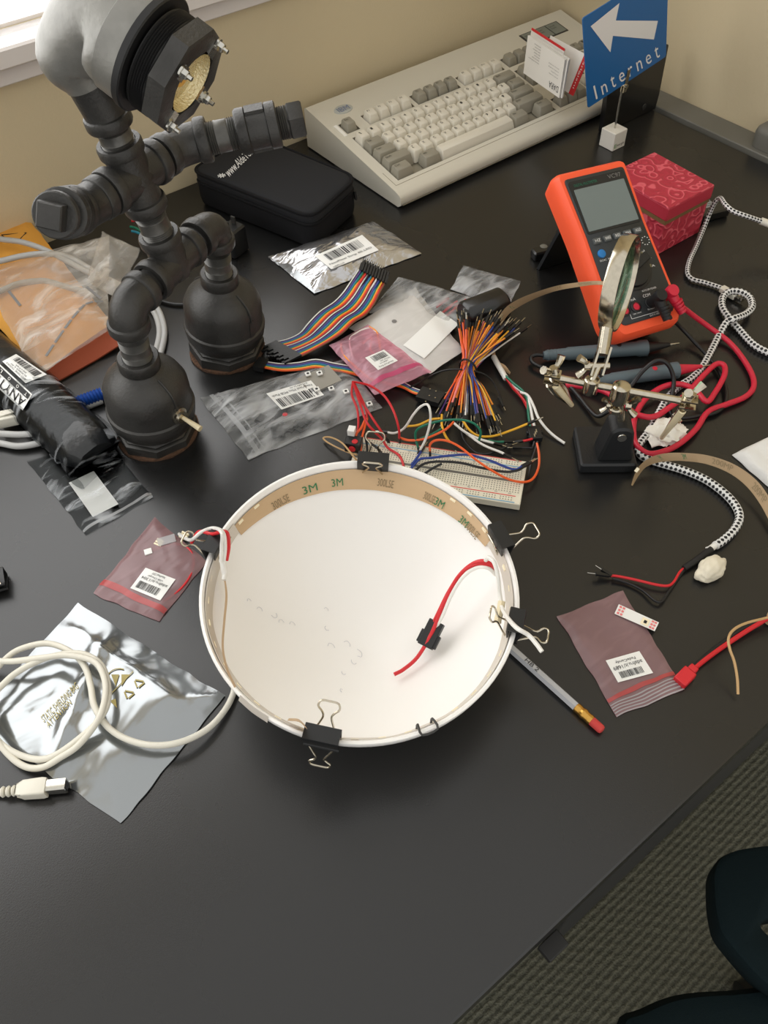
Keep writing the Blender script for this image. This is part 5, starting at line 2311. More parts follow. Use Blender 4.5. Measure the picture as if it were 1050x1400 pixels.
for tri in (((152, 922), (163, 922), (158, 938)), ((166, 922), (177, 922), (166, 938)), ((150, 958), (158, 955), (160, 968))):
    vv = flat_poly(tri)
    b.add(vv, [[0, 1, 2]])
for cx_, cy_, r_ in ((176, 949, 9), (190, 934, 9)):
    tri = [(cx_ + r_ * math.cos(a), cy_ + r_ * .8 * math.sin(a)) for a in (-.3, 1.8, 3.9)]
    pts = flat_poly(tri)
    for i in range(3):
        b.bar(pts[i].lerp(pts[(i + 1) % 3], .1), pts[i].lerp(pts[(i + 1) % 3], .85), .0012, .0003)
arc = flat_poly([(163 + 18 * math.cos(a), 931 + 17 * math.sin(a)) for a in [PI * .9 + i * .28 for i in range(9)]])
for p, q in zip(arc[:-1], arc[1:]):
    b.bar(p, q, .0008, .0003)
arc = flat_poly([(135, 970), (150, 950), (165, 935), (182, 918)])
for p, q in zip(arc[:-1], arc[1:]):
    b.bar(p, q, .0007, .0003)
b.build('gold_print', 'gold_print', t)

t = thing('usb_cable', 'coiled off-white cable with square metal plug lying on the silver shielding bag', 'cable', at(70, 960).to_tuple())
cz = 14
loops = [(345, 905, 12), (323, 930, 6), (319, 948, 4), (308, 970, 5), (288, 993, 8), (262, 1009, 12), (232, 1018, 15), (200, 1018, 16), (172, 1010, 16), (152, 998, 17), (138, 982, 19), (128, 962, 20), (124, 938, 20), (116, 912, 20), (98, 892, 20), (68, 880, 19), (38, 884, 18), (12, 897, 16), (-15, 930, 14), (-22, 965, 12), (-12, 1000, 10), (8, 1022, 9), (35, 1035, 8), (58, 1038, 10), (80, 1030, 13), (108, 1010, 17), (132, 988, 21), (146, 965, 23), (148, 940, 23), (140, 912, 23), (122, 897, 23), (98, 893, 23), (62, 900, 22), (30, 915, 20), (8, 932, 18), (-14, 960, 15), (-10, 1000, 13), (10, 1030, 9), (34, 1048, 7), (58, 1049, 8), (82, 1036, 13), (108, 1018, 18), (134, 984, 24), (144, 952, 26), (142, 925, 26), (128, 904, 26), (92, 896, 25), (60, 899, 24), (20, 904, 20), (-30, 908, 12), (-70, 950, 4), (-75, 1020, 3), (-40, 1072, 4), (-10, 1083, 5), (8, 1083, 6)]
b = MB()
b.tube([at(x, y, z * .001) for x, y, z in loops], .0025, 10, 7)
b.build('cable', 'usb_white', t)
A, B, C_ = at(2, 1083, .007), at(60, 1077, .007), at(88, 1076, .007)
d = (B - A).normalized()
b = MB()
for k in range(3):
    b.lathe(A + d * .004 * k, d, [(0, .0034), (.0012, .0042), (.0024, .0034)], 14)
x, y, _ = frame_from(d)
b.prism(rounded([(-.0066, -.0056), (.0066, -.0056), (.0066, .0056), (-.0066, .0056)], .002, 3), [(.011, .003), (.016, .0006), (.030, 0), (.033, .0006)], lambda p, q, h: A + y * p + x * q + d * h)
pb = b.build('plug_body', 'usb_white', t)
b = MB()
b.prism(rounded([(-.0045, -.0042), (.0045, -.0042), (.0045, .0042), (-.0045, .0042)], .0012, 2), [(.033, 0), (.047, 0)], lambda p, q, h: A + y * p + x * q + d * h)
b.build('metal_plug', 'steel', pb)
b = MB()
b.prism([(-.003, -.0028), (.003, -.0028), (.003, .0028), (-.003, .0028)], [(.0471, 0), (.0474, 0)], lambda p, q, h: A + y * p + x * q + d * h)
b.build('plug_mouth', 'ink', pb)

# clear bag left with white paper inside
t = thing('zip_bag', 'crinkled clear zip bag with a white slip inside, below the black packaged tool', 'bag', at(120, 670).to_tuple())
bg = Bag([(117, 732), (208, 681), (146, 600), (37, 631)], .0005, .006, .006, 12, 34, edge=.2)
bg.build('bag_film', 'film_clear_dark', t)
strip_on(bg, 0, 1, .02, .04, 'seam', 'film_zip_clear', t)
mp = quad_px([(127, 707), (162, 689), (128, 644), (94, 660)], .0035)
b = MB()
b.grid(lambda u, v: mp(u, v), 4, 4)
b.grid(lambda u, v: mp(u, v, -.0004), 4, 4, flip=True)
tag(b.build('paper_slip', 'label_white', weld=True), 'plain white paper slip inside the crinkled clear bag at the left', 'paper')

# ------------------------------------------------------------------ envelope, film and cables at the far left
t = thing('padded_envelope', 'yellow padded envelope with brown inside flap under clear film at the left', 'envelope', at(60, 430).to_tuple())
bg = Bag([(62, 512), (156, 446), (38, 299), (-95, 352)], [.008, .012, .03, .03], .010, .003, 15, 14, edge=.25)
bg.build('envelope_body', 'envelope', t)
b = MB()
fp = [at(55, 512, .012), at(100, 478, .014), at(156, 440, .016), at(172, 466, .008), at(134, 490, .003), at(70, 526, .003)]
vv = fp + [p - UP * .0015 for p in fp]
b.add(vv, [[0, 1, 4, 5], [1, 2, 3, 4], [11, 10, 7, 6], [10, 9, 8, 7]] + [[i, (i + 1) % 6, (i + 1) % 6 + 6, i + 6] for i in range(6)])
b.build('flap', 'envelope_flap', t)
b = MB()


def on_bag(bag, x, y, off):
    zz = .02
    for _ in range(5):
        p = at(x, y, zz)
        zz = bag.surf(p.x, p.y)
    return at(x, y, zz + off)


for (p, q) in (((2, 321), (36, 318)), ((36, 318), (24, 330)), ((2, 321), (10, 328))):
    b.bar(on_bag(bg, *p, .0005), on_bag(bg, *q, .0005), .0009, .0004)
b.build('ink_mark', 'ink', t)
t = thing('clear_film', 'crumpled clear plastic film bag lying over the yellow envelope', 'film', at(90, 420).to_tuple())
bgf = Bag([(50, 515), (148, 452), (150, 322), (-30, 372)], [.018, .022, .050, .040], .010, .012, 21, 16, edge=.25, n=44)
bgf.build('film_sheet', 'film_wispy', t)
bg3 = Bag([(128, 392), (166, 402), (190, 345), (150, 310)], [.045, .03, .06, .085], .008, .010, 25, 30, edge=.3)
bg3 = Bag([(118, 385), (160, 408), (192, 342), (140, 318)], [.045, .03, .055, .06], .008, .012, 25, 30, edge=.3)
bg3.build('film_corner', 'film_wispy', t)
b = MB()
dash = [(62, 488), (74, 470), (88, 450), (98, 436), (108, 424), (116, 416), (128, 412), (142, 412)]
for i in range(len(dash) - 1):
    p, q = on_bag(bgf, *dash[i], .0006), on_bag(bgf, *dash[i + 1], .0006)
    b.bar(p.lerp(q, .08), p.lerp(q, .92), .0030, .0004)
for (p, q) in (((12, 398), (28, 418)), ((118, 392), (138, 408))):
    b.bar(on_bag(bgf, *p, .0006), on_bag(bgf, *q, .0006), .0030, .0004)
b.build('print_dash', 'ink_grey', t)

for i, (nm, s_, lb) in enumerate((
    ('a', '-30,322,50 0,327,50 30,331,50 60,341,48 90,356,45 120,372,40 155,388,30 185,402,16 203,416,7 214,434,4 218,455,4 213,480,4 204,505,4 190,530,4 172,545,4 150,552,4', 'grey network cable crossing the yellow envelope, upper of the two at its left edge'),
    ('b', '-30,362,48 0,357,48 30,350,48 60,347,48 95,352,46 130,372,38 165,390,26 195,404,12 211,416,5 221,434,4 225,456,4 220,482,4 210,508,4 195,540,4 172,560,4 150,566,4', 'grey network cable over the yellow envelope, lower of the two at its left edge'),
    ('c', '-30,404,38 0,398,36 25,388,34 60,384,32 90,392,30 130,402,26', 'short visible run of grey cable on the yellow envelope below the crossing pair'),
    ('d', '-30,592,10 0,593,10 30,594,10 55,590,9 80,575,6 110,560,4 140,548,4', 'grey cable leaving the left edge under the black tool, upper strand'),
    ('e', '-30,603,5 0,606,5 25,610,5 55,605,5 85,590,4', 'grey cable leaving the left edge under the black tool, lower strand'))):
    b = MB()
    b.tube(path(s_), .0033, 10)
    tag(b.build('network_cable', 'cable_grey'), lb, 'cable', 'grey cables at the left')
t = thing('network_plug', 'translucent pale network plug under the left side of the black tool', 'plug', at(25, 568).to_tuple())
A, B = at(-4, 575, .012), at(38, 566, .012)
b = MB()
b.bar(A, B, .014, .012)
b.build('plug_body', 'usb_white', t, bevel=.001)
b = MB()
b.bar(A.lerp(B, .1) + UP * .0065, A.lerp(B, .75) + UP * .009, .006, .0012)
b.build('latch', 'usb_white', t)
t = thing('cable_boot', 'ribbed blue cable strain boot between the black tool and the near pipe leg', 'cable', at(128, 545).to_tuple())
A, B = at(104, 552, .008), at(142, 538, .008)
d = (B - A).normalized()
prof = []
LB = (B - A).length
for k in range(9):
    prof += [(LB * k / 9, .0062), (LB * (k + .5) / 9, .0078)]
b = MB()
b.lathe(A, d, prof, 16)
b.build('boot', 'blue_plastic', t)
b = MB()
b.tube(path('150,531,5 138,541,5 124,552,5'), .0032, 10)
b.build('cable_end', 'usb_white', t)

# black packaged tool
tA, tB = at(-40, 470, .0), at(140, 636, .0)
td = (tB - tA).normalized()
tn = V((-td.y, td.x, 0))
if tn.dot(CR) < 0:
    tn = -tn
TL = (tB - tA).length
t = thing('packaged_tool', 'black tool in a clear wrapper with white stickers, lying across the left edge', 'tool', ((tA + tB) / 2).to_tuple())
tf = local(tA, td, tn, UP)
b = MB()
secn = [(-.031, .003), (-.029, .018), (-.020, .030), (.004, .034), (.022, .026), (.030, .010), (.030, .002)]
sec = rounded(secn, .006, 3)
b.prism(sec, [(-.05, 0), (TL * .5, 0), (TL * .86, .0005), (TL * .95, .003), (TL, .010)], lambda p, q, h: tf(h, p, q + .003))
b.build('tool_body', 'tool_bag', t)
b = MB()


def wrapf(u, v):
    s_ = sec[min(len(sec) - 1, int(v * (len(sec) - 1)))]
    h = TL * (.45 + .62 * u)
    k = 1.04 - .55 * max(0, u - .72) ** 1.2 * 2
    fl = max(0, (u - .6) / .4)
    w_ = noise.noise(V((u * 7, v * 6, 3))) * .004 * (0.3 + fl)
    return tf(h + fl * .012 * noise.noise(V((v * 5, 1, 1))), s_[0] * (1.05 + .05 * fl) + w_, max(.0012, (s_[1] + .004) * (1.03 - .72 * fl ** 1.5) + w_))


b.grid(wrapf, 26, len(sec) - 1)
b.build('wrapper', 'film_clear_dark', t)


def toolmp(c, sec_t0, sec_t1):
    pass


def tool_surf(x, y):
    p = V((x, y, 0)) - tA
    s_ = p.dot(tn)
    for (a, c) in zip(secn[:-1], secn[1:]):
        if a[0] <= s_ <= c[0] and c[0] > a[0]:
            f = (s_ - a[0]) / (c[0] - a[0])
            return a[1] + (c[1] - a[1]) * f + .0050
    return .02


mp = quad_px([(64, 512), (22, 484), (3, 494), (35, 524)], .03, tool_surf)
sticker(t, mp, [('ANYTIME TOOLS', .1, .9, .82, .92), ('SCRIBER 6 IN', .2, .8, .68, .77), ('201745', .3, .7, .55, .63)], (.1, .9, .08, .45), seed=12, n=8)
mp = quad_px([(40, 541), (-32, 471), (-45, 490), (30, 561)], .03, tool_surf)
mp = quad_px([(44, 539), (-12, 487), (-27, 508), (31, 561)], .03, tool_surf)
b = MB()
b.grid(lambda u, v: mp(u, v, .0005), 14, 6)
so_ = b.build('brand_sticker', 'label_white', t)
b = MB()
mp2 = quad_px([(44, 539), (-12, 487), (-27, 508), (31, 561)], .03, tool_surf)
b.text('ANYTIME', mp2, .04, .98, .44, .92, off=.0018)
b.build('lettering', 'ink', so_)
b = MB()
b.grid(lambda u, v: mp2(.03 + .94 * u, .08 + .29 * v, .0012), 12, 2)
b.build('print_band', 'ink', so_)
b = MB()
for i, c in enumerate('TOOLS'):
    b.text(c, mp2, .08 + .2 * i, .13 + .2 * i, .14, .31, off=.0022)
b.build('band_lettering', 'label_white', so_)

# ------------------------------------------------------------------ pink and frosted bags in the middle
t = thing('zip_bag', 'crinkled clear bag with red tints behind the frosted bag', 'bag', at(590, 410).to_tuple())
bg = Bag([(505, 428), (622, 450), (650, 408), (545, 379)], .0005, .006, .004, 31, 30, edge=.2)
bg.build('bag_film', 'film_clear', t)
for i, (a, c, dx) in enumerate(((612, 424, 0), (619, 418, 2), (625, 422, 4), (607, 414, 1), (631, 416, 3), (615, 430, 2))):
    b = MB()
    b.tube(path('%d,%d,3 %d,%d,4' % (a - 10, c + 6, a + 6, c - 6)), .0014, 6)
    tag(b.build('red_stick', 'wire_red'), 'short red stick inside the crinkled clear bag behind the frosted bag', 'component', 'red sticks in the clear bag')
t = thing('zip_bag', 'small clear bag nearest the keyboard, behind the black rounded case', 'bag', at(665, 390).to_tuple())
bg = Bag([(616, 396), (693, 424), (713, 385), (633, 364)], .0005, .004, .004, 33, 36, edge=.25)
bg.build('bag_film', 'film_clear', t)
t = thing('zip_bag', 'frosted white bag with a blank white card inside', 'bag', at(560, 450).to_tuple())
bg = Bag([(587, 511), (634, 480), (568, 394), (477, 449)], .0045, .004, .002, 35, 20, edge=.2)
bg.build('bag_film', 'film_frost', t)
fb = bg
mp = quad_px([(580, 490), (627, 443), (602, 425), (551, 472)], .0105, lambda x, y: fb.surf(x, y) + .0008)
b = MB()
b.grid(lambda u, v: mp(u, v), 10, 10)
b.grid(lambda u, v: mp(u, v, -.0005), 10, 10, flip=True)
tag(b.build('blank_card', 'label_white', weld=True), 'blank white card lying with the frosted bag', 'card')
b = MB()
b.lathe(on_bag(fb, 539, 439, .0004), UP, [(0, .0028), (.0003, .0026), (.0003, .0012)], 18)
b.build('vent_hole', 'ink_grey', t)
t = thing('zip_bag', 'bright pink zip bag with orange wires and a barcode label in the middle', 'bag', at(515, 495).to_tuple())
bg = Bag([(513, 540), (589, 509), (503, 444), (450, 473)], .011, .004, .003, 37, 36, edge=.2)
bg.build('bag_film', 'film_pink', t)
strip_on(bg, 0, 1, .11, .17, 'zip_seal', 'film_zip_pink', t)
mp = quad_px([(525, 478), (499, 489), (517, 506), (544, 493)], .016, bg.surf)
sticker(t, mp, [('NeoPixel Ring', .15, .85, .80, .91), ('adafru.it', .3, .7, .66, .75), ('Wire set', .1, .6, .53, .62)], (.1, .8, .08, .46), seed=14)
for i, (m, s_) in enumerate((('wire_amber', '466,470,13 468,482,13 480,496,13 496,510,13 512,523,13'), ('wire_amber', '505,447,13 514,453,13 518,465,13 520,478,13'), ('wire_white', '482,488,13 478,465,13 488,455,13 503,449,13 514,455,13'), ('wire_pink', '495,470,13 508,462,13 506,478,13 512,484,13'))):
    b = MB()
    b.tube(path(s_), .0011, 7)
    tag(b.build('bagged_wire', m), ['orange wire along the left edge inside the bright pink bag', 'short orange wire at the top corner inside the bright pink bag', 'white wire loop inside the bright pink bag', 'pale pink wire loop inside the bright pink bag'][i], 'wire', 'wires in the pink bag')

# black rounded case
t = thing('ferrite_case', 'glossy black rounded plastic case at the head of the jumper wire bundle', 'case', at(663, 430).to_tuple())
cA, cB = at(634, 441, .0), at(688, 420, .0)
cx2 = (cB - cA).normalized()
cy2 = V((-cx2.y, cx2.x, 0))
L_ = (cB - cA).length
f2 = local((cA + cB) / 2, cx2, cy2)
b = MB()
sec = rounded([(-.017, .0004), (.017, .0004), (.017, .016), (.008, .024), (-.008, .024), (-.017, .016)], .007, 4)
b.prism(sec, [(-L_ / 2, .0025), (-L_ / 2 + .003, 0), (L_ / 2 - .003, 0), (L_ / 2, .003)], lambda p, q, h: f2(h, p, q))
b.build('shell', 'panel_black', t)
b = MB()
b.box(f2, -L_ * .44, L_ * .44, -.0195, -.0165, .003, .013, .001)
b.build('mouth', 'black_rubber', t)

# ------------------------------------------------------------------ rainbow ribbon cables
RB = ['white', 'black', 'purple', 'blue', 'teal', 'green', 'yellow', 'orange', 'red', 'brown']
t = thing('ribbon_cable', 'wide rainbow ribbon of jumper wires rising over the silver foil packet', 'cable', at(450, 430).to_tuple())
ea = path('489,371,26 478,388,22 468,402,17 456,414,15 438,426,22 422,442,20 410,456,12 394,464,9 378,468,8')
eb = path('527,384,26 519,400,22 511,416,17 500,430,16 484,440,22 468,455,20 448,468,13 430,478,9 412,487,8')
NW = 30
for i in range(NW):
    f = i / (NW - 1)
    pts = [a.lerp(c, f) for a, c in zip(ea, eb)]
    fl = random.uniform(-.0015, .0015)
    b = MB()
    st, en = ea[0].lerp(eb[0], f), ea[-1].lerp(eb[-1], f)
    top_ = at(496 + 34 * f, 357 + 20 * f, .028 + .002 * (i % 3))
    top_m = at(493 + 35 * f, 366 + 18 * f, .027 + .002 * (i % 3))
    b.tube([top_m] + pts[1:], .00098, 7, 5)
    b.build('ribbon_wire', 'wire_' + RB[i % 10], t)
    b = MB()
    d = (top_ - top_m).normalized()
    b.bar(top_m - d * .004, top_m + d * (.008 + .003 * (i % 3)), .0024, .0024)
    if i % 2 == 0:
        b.bar(top_m + d * .008, top_m + d * .019, .0005, .0005)
    b.build('pin_housing', 'black_plastic', t)
    b = MB()
    d2 = (at(360, 478, .007) - at(385, 466, .008)).normalized()
    e_ = pts[-1]
    b.bar(e_ + V((0, 0, .002 * (i % 2))), e_ + d2 * (.013 + .004 * (i % 3)) + V((0, 0, .002 * (i % 2))), .0024, .0024)
    b.build('pin_housing', 'black_plastic', t)
t = thing('ribbon_cable', 'narrow rainbow ribbon cable running from the pipe lamp under the pink bag', 'cable', at(430, 500).to_tuple())
for i in range(8):
    f = i / 7
    b = MB()
    pts = [p + UP * .0 for p in path(' '.join('%g,%g,%g' % (x, y + (10 - 2 * abs(k - 3) * .4) * f, z) for k, (x, y, z) in enumerate(((362, 495, 6), (385, 498, 6), (410, 496, 8), (432, 492, 10), (455, 497, 9), (480, 502, 6), (520, 515, 3), (548, 522, 3), (565, 531, 4), (580, 536, 6)))))]
    b.tube(pts, .0012, 7, 4)
    b.build('ribbon_wire', 'wire_' + RB[i % 8], t)
b = MB()
b.bar(at(364, 500, .006), at(350, 497, .006), .016, .006)
b.build('header', 'black_plastic', t)
b = MB()
b.bar(at(573, 538, .006), at(604, 547, .007), .017, .006)
hd = b.build('header', 'black_plastic', t)
b = MB()
for x, y in ((588, 532), (587, 541), (582, 549), (596, 535), (595, 544)):
    b.box(local(at(x, y, .0103), V((1, 0, 0)), V((0, 1, 0))), -.0007, .0007, -.0007, .0007, 0, .0004)
for k in range(5):
    p = at(603 + k * 1.5, 540 + k * 3, .007)
    b.bar(p, p + V((.008, -.001, 0)), .0006, .0006)
b.build('header_pin', 'steel', hd)

# ------------------------------------------------------------------ jumper wire bundle
def jumper(m, pts, label, group=None, pins=(1, 1), r=.0009, house=.011):
    o = thing('jumper_wire', label, 'wire', pts[0].to_tuple()[:2] + (0,), group)
    b = MB()
    b.tube(pts, r, 6, 6)
    b.build('wire', 'wire_' + m, o)
    for k, (a, c) in enumerate(((pts[0], pts[1]), (pts[-1], pts[-2]))):
        if not pins[k]:
            continue
        d = (a - c).normalized()
        b = MB()
        b.bar(a - d * .001, a + d * house, .0022, .0022)
        h_ = b.build('pin_housing', 'black_plastic', o)
        b = MB()
        b.bar(a + d * house, a + d * (house + .008), .0008, .0008)
        b.build('pin', 'steel', h_)
    return o


rnd = random.Random(21)
wc = at(640, 504, .012)
side_ = (at(652, 509, .012) - at(628, 498, .012)).normalized()
cols = ['orange', 'orange', 'amber', 'orange', 'orange', 'pink', 'amber', 'orange', 'brown', 'yellow', 'white', 'blue', 'blue', 'purple', 'yellow', 'blue', 'black', 'green', 'white', 'orange']
NB = 58
cname = dict(orange='orange', amber='light orange', pink='pink', brown='brown', white='white', yellow='yellow', blue='blue', purple='violet', black='black', green='green')
for i in range(NB):
    f = (i + .5) / NB
    c = cols[int(f * len(cols))] if rnd.random() < .7 else rnd.choice(cols)
    off = (f - .5) * 2
    w_ = wc + side_ * (off * .0065 + rnd.uniform(-.002, .002)) + UP * (rnd.uniform(-.008, .009) * (1 - off * off * .6))
    # upper fan: towards the black case, lower fan: towards the bowl
    up_px = (668 + 34 * off * -1 * -1 * 1 + rnd.uniform(-16, 16), 452 + 8 * off + rnd.uniform(-12, 9))
    dn_px = (640 + 36 * off + rnd.uniform(-9, 9), 556 + 10 * abs(off) * .5 + 6 * off + rnd.uniform(-12, 14))
    up = at(up_px[0], up_px[1], rnd.uniform(.006, .030))
    dn = at(dn_px[0], dn_px[1], rnd.uniform(.003, .016))
    um = w_.lerp(up, .5) + UP * .003
    dm = w_.lerp(dn, .5) + UP * .003
    jumper(c, [up, um, w_, dm, dn], '%s jumper wire in the tied bundle beside the breadboard' % cname[c], 'jumper wires in the tied bundle')
b = MB()
p1 = [wc + side_ * (.0105 * math.cos(a)) + UP * (.0115 * math.sin(a)) for a in [2 * PI * i / 16 for i in range(16)]]
b.tube(p1, .0010, 7, 2, closed=True)
b.tube(path('632,505,18 610,506,14 590,513,6 575,522,5 560,530,5'), .0010, 7)
b.tube(path('648,507,18 662,512,14 674,522,8 682,537,6 686,549,5'), .0010, 7)
o = thing('tie_wire', 'black jumper wire tied round the waist of the wire bundle', 'wire', (wc.x, wc.y, 0))
b.build('wire', 'wire_black', o)
b = MB()
A, B = at(682, 543, .006), at(691, 561, .004)
b.bar(A, A.lerp(B, .7), .0024, .0024)
b.build('pin_housing', 'black_plastic', o)
b = MB()
b.bar(A.lerp(B, .7), B, .0006, .0006)
b.build('pin', 'steel', o)

# ------------------------------------------------------------------ breadboard
bo_ = V((.3538, .3904, 0))
bt_ = -.8937
bfx, bfy = V((math.cos(bt_), math.sin(bt_), 0)), V((-math.sin(bt_), math.cos(bt_), 0))
bf = local(bo_, bfx, bfy)
bbd = thing('breadboard', 'cream solderless breadboard half hidden behind the bowl', 'breadboard', (bo_.x, bo_.y, 0))
BW, BH, BZ = .0825, .0272, .0088
b = MB()
b.box(bf, -BW, BW, -BH, BH, .0003, BZ, .0012)
b.build('board_body', 'breadboard', bbd)
b = MB()
PT = .00254


def holes(x0, nx, y0, ny, gap=0):
    x1, y1 = x0 + nx * PT, y0 + ny * PT
    uu = [[(0, 0), (nx, 0), (nx, ny), (0, ny)]]
    b.add([bf(x0, y0, BZ + .0003), bf(x1, y0, BZ + .0003), bf(x1, y1, BZ + .0003), bf(x0, y1, BZ + .0003)], [[0, 1, 2, 3]], 0, uu)


holes(-.080, 63, .0022, 5)
holes(-.080, 63, -.0022 - 5 * PT, 5)
for k in range(10):
    for y in (.0195, -.0195 - 2 * PT):
        holes(-.075 + k * 6 * PT, 5, y, 2)
b.build('hole_field', 'board_top', bbd, weld='keep')
b = MB()
b.box(bf, -BW + .001, BW - .001, -.0014, .0014, BZ - .001, BZ + .0001)
b.build('centre_channel', 'ledge_grey', bbd)
for m, y in (('rail_red', .0258), ('rail_blue', .0182), ('rail_blue', -.0258), ('rail_red', -.0182)):
    b = MB()
    b.box(bf, -.077, .077, y - .0004, y + .0004, BZ, BZ + .00035)
    b.build('rail_line', m, bbd)
b = MB()
for y in (.0152, -.0168):
    for k in range(1, 13):
        x = -.080 + (k * 5 - .5) * PT
        mp = lambda s, t_, off=0: bf(x - .0012 + .0026 * s, y + .0018 * t_, BZ + .0004)
        b.text(str(k * 5), mp, 0, 1, 0, 1, off=0)
b.build('print', 'ink_grey', bbd)
# push-button block on the far left corner
p = at(484, 613, .009)
t = thing('button_module', 'black push-button block with red dot on the far left corner of the breadboard', 'switch', p.to_tuple())
f2 = local(p, bfx, bfy)
b = MB()
b.box(f2, -.008, .008, -.006, .006, 0, .012, .001)
b.build('block', 'black_plastic', t)
b = MB()
b.lathe(f2(0, -.0062, .006), -bfy, [(0, .0034), (.0008, .0034), (.0012, .0028)], 18)
b.lathe(f2(.002, -.002, .0122), UP, [(0, .003), (.0006, .0026)], 18)
b.build('red_dot', 'wire_red', t)
b = MB()
b.box(f2, -.007, .000, .004, .012, .012, .019, .0006)
b.build('white_tab', 'label_white', t)

# ------------------------------------------------------------------ loose wires about the breadboard
LW = [
    ('red', '483,524,8 490,545,30 500,575,38 512,590,32 522,600,20 530,612,12 545,622,11 551,634,10 551,642,10', 'long red wire from the pink bag down to the front of the breadboard', (0, 0)),
    ('red', '484,522,8 505,527,24 525,541,36 538,562,38 545,585,28 546,600,14', 'red wire arching right from the pink bag to the breadboard back edge', (0, 1)),
    ('red', '482,524,8 481,540,20 488,558,24 490,576,22 489,590,18', 'short red wire from the pink bag to the button block, left strand', (0, 0)),
    ('red', '482,522,8 492,545,26 508,570,32 520,588,26 527,598,16', 'red wire from the pink bag crossing to the back left of the breadboard', (0, 1)),
    ('red', '484,524,7 494,544,22 500,560,26 502,572,24', 'short red wire from the pink bag meeting the orange pair', (0, 0)),
    ('orange', '500,572,24 494,585,22 488,592,20 486,600,18', 'short orange wire into the button block', (0, 0)),
    ('orange', '502,572,24 497,590,20 494,604,16 493,620,12 493,634,10', 'orange wire down beside the button block', (0, 0)),
    ('tan', '494,636,10 484,625,22 468,606,20 452,598,8 442,599,4 450,606,5 470,616,8 488,622,10', 'bare tan wire loop left of the breadboard', (0, 0)),
    ('black', '497,590,18 503,603,18 515,612,16 523,622,13 528,634,10', 'black wire from the button block onto the breadboard, right strand', (0, 0)),
    ('black', '498,592,17 501,605,16 502,618,12 500,630,10', 'black wire from the button block onto the breadboard, left strand', (0, 0)),
    ('white', '529,591,8 540,592,10 553,585,20 565,567,40 575,556,50 584,553,54 588,562,52 588,578,40 582,600,24 574,616,12', 'white wire in a high arch over the back of the breadboard', (1, 1)),
    ('yellow', '556,583,10 572,581,10 588,574,12 602,572,14', 'yellow wire from the white arch to the wire bundle', (0, 0)),
    ('orange', '545,598,12 560,602,16 580,600,20 600,592,24 612,585,26 620,577,24', 'orange wire along the back edge of the breadboard to the bundle', (0, 0)),
    ('green', '572,613,12 568,598,20 570,588,28 582,581,34 605,575,38 630,574,40 648,579,40 657,590,34 655,602,24', 'green wire in a wide arch between breadboard and bundle', (1, 0)),
    ('green', '574,600,14 590,594,18 604,586,22', 'short green wire beside the green arch', (0, 0)),
    ('orange', '588,618,12 588,608,18 596,602,24 612,603,28 630,612,28 650,628,26 672,643,22 695,655,16 714,659,10 728,655,8 736,640,8 737,622,8 734,606,8', 'long orange wire from the breadboard round to the black connector', (1, 0)),
    ('blue', '562,640,10 574,628,14 590,626,18 615,623,20 640,622,20 668,629,18 690,638,16 705,642,15 714,637,15', 'blue wire lying along the breadboard', (0, 1)),
    ('black', '568,643,10 580,634,16 600,631,18 630,633,18 660,640,17 690,645,16 708,643,15 718,637,15', 'black wire lying along the breadboard', (0, 1)),
    ('black', '580,648,10 592,640,16 604,634,18', 'short black wire at the front of the breadboard', (0, 0)),
    ('blue', '576,617,12 570,626,14 562,636,11', 'short blue wire on the left half of the breadboard', (1, 0)),
    ('yellow', '722,579,12 700,588,8 675,596,8 655,596,10 642,588,14 632,574,18', 'yellow wire from the bundle to the black connector', (1, 0)),
    ('yellow', '604,567,14 604,580,18 608,594,22 616,606,16', 'yellow wire from the bundle down to the breadboard', (0, 1)),
    ('white', '620,578,18 635,590,16 655,600,12 676,606,9', 'white wire fanning right from the bundle, upper', (0, 1)),
    ('white', '622,580,16 640,594,14 660,608,12 684,618,10 690,621,10', 'white wire fanning right from the bundle, lower', (0, 1)),
    ('green', '668,602,10 678,604,8 690,604,7', 'short green jumper end right of the bundle', (0, 1)),
    ('red', '728,600,8 720,602,8 714,603,7', 'short red jumper end at the black connector', (0, 1)),
    ('black', '731,604,7 728,612,6 722,612,6 712,612,6', 'short black jumper end at the black connector', (0, 1)),
    ('black', '735,604,8 732,615,7 727,630,7 724,645,5 722,656,3', 'black wire hanging from the black connector past the board end', (0, 0)),
    ('black', '630,580,10 634,600,6 650,618,4 668,620,6 690,612,6', 'black wire curving on the desk behind the breadboard', (0, 1)),
]
MT['wire_tan'] = MT['tan_wire']
for m, s_, lb, pn_ in LW:
    jumper(m, path(s_), lb, 'loose wires round the breadboard', pn_, r=.0012 if m != 'tan' else .0009, house=.008)

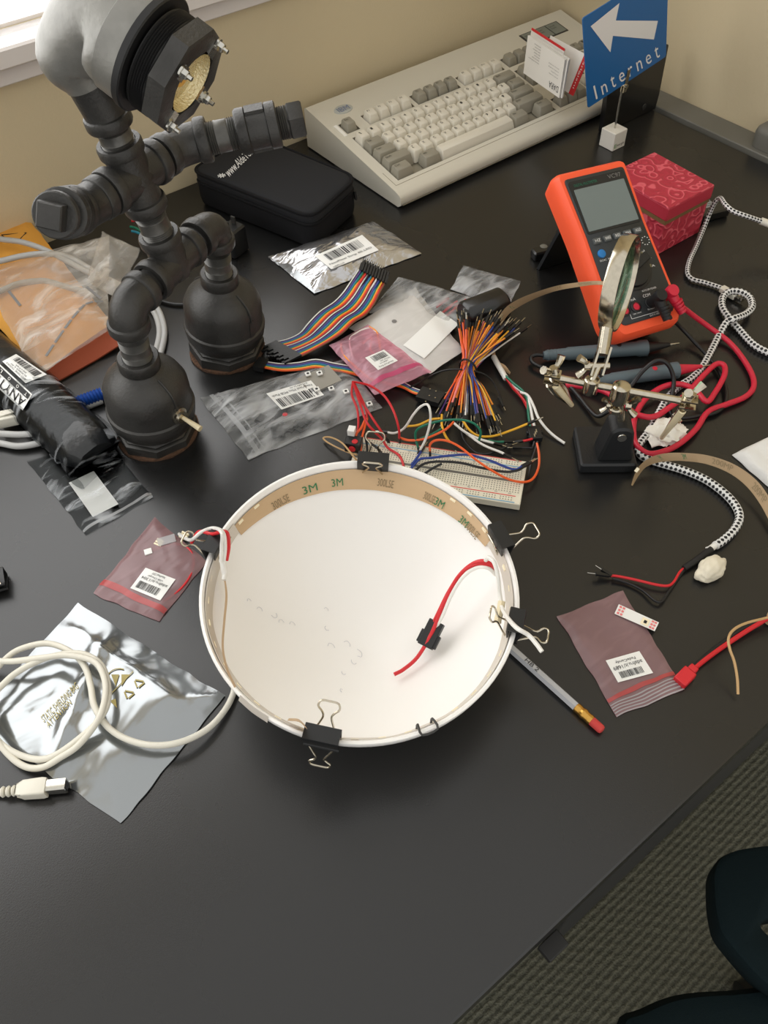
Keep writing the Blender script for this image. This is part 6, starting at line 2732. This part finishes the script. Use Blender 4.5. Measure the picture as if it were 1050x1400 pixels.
# ------------------------------------------------------------------ odds and ends behind the pipe lamp
o = MB().tube(path('262,416,3 240,416,3 222,412,3 205,404,3'), .0022, 8).build('black_cable', 'black_cable')
tag(o, 'thin black cord on the desk between the two pipe legs', 'cord')
t = thing('power_adapter', 'small black plug adapter standing behind the far pipe leg', 'adapter', at(318, 340).to_tuple())
A = at(322, 345, .0)
f2 = local(A, V((.9, .3, 0)), V((-.3, .9, 0)))
b = MB()
b.box(f2, -.014, .014, -.012, .012, .0005, .036, .004)
b.build('adapter_body', 'black_plastic', t)
b = MB()
for k in (-1, 1):
    b.box(f2, k * .006 - .001, k * .006 + .001, -.003, .003, .036, .046)
b.build('prong', 'dark_trim', t)
for i, (m, s_, lb) in enumerate((('red', '180,302,60 186,301,62 192,298,62', 'red wire end glimpsed behind the pipe lamp'), ('green', '178,310,55 186,312,56 196,318,56', 'green wire end glimpsed behind the pipe lamp'), ('teal', '180,316,52 188,318,52 198,324,50', 'teal wire end glimpsed behind the pipe lamp'))):
    pts = [V((p.x, p.y, p.z)) for p in path(s_.replace(',6', ',0').replace(',5', ',0')[0:0] or s_, .0003)]
    b = MB()
    b.tube(pts, .0016, 7)
    tag(b.build('wire_end', 'wire_' + m), lb, 'wire')

# ------------------------------------------------------------------ light, world, camera
wd = bpy.data.worlds.new('room_light')
S.world = wd
wd.use_nodes = True
wd.node_tree.nodes['Background'].inputs[0].default_value = (1.0, .985, .955, 1)
wd.node_tree.nodes['Background'].inputs[1].default_value = .97

cam = bpy.data.cameras.new('camera')
co = bpy.data.objects.new('camera', cam)
COL.objects.link(co)
co.matrix_world = Matrix(((CR.x, CU.x, -CF.x, CC.x), (CR.y, CU.y, -CF.y, CC.y), (CR.z, CU.z, -CF.z, CC.z), (0, 0, 0, 1)))
cam.sensor_width = 36
cam.sensor_fit = 'AUTO'
cam.lens = F * 36 / 1400
cam.clip_start = .01
S.camera = co
S.view_settings.view_transform = 'Standard'
S.view_settings.look = 'None'
S.view_settings.exposure = 0.0
S.view_settings.gamma = 1.0
S.view_settings.use_curve_mapping = False
S.cycles.transparent_max_bounces = 24
S.cycles.max_bounces = 8
for o in bpy.data.objects:
    if '_o' in o:
        del o['_o']
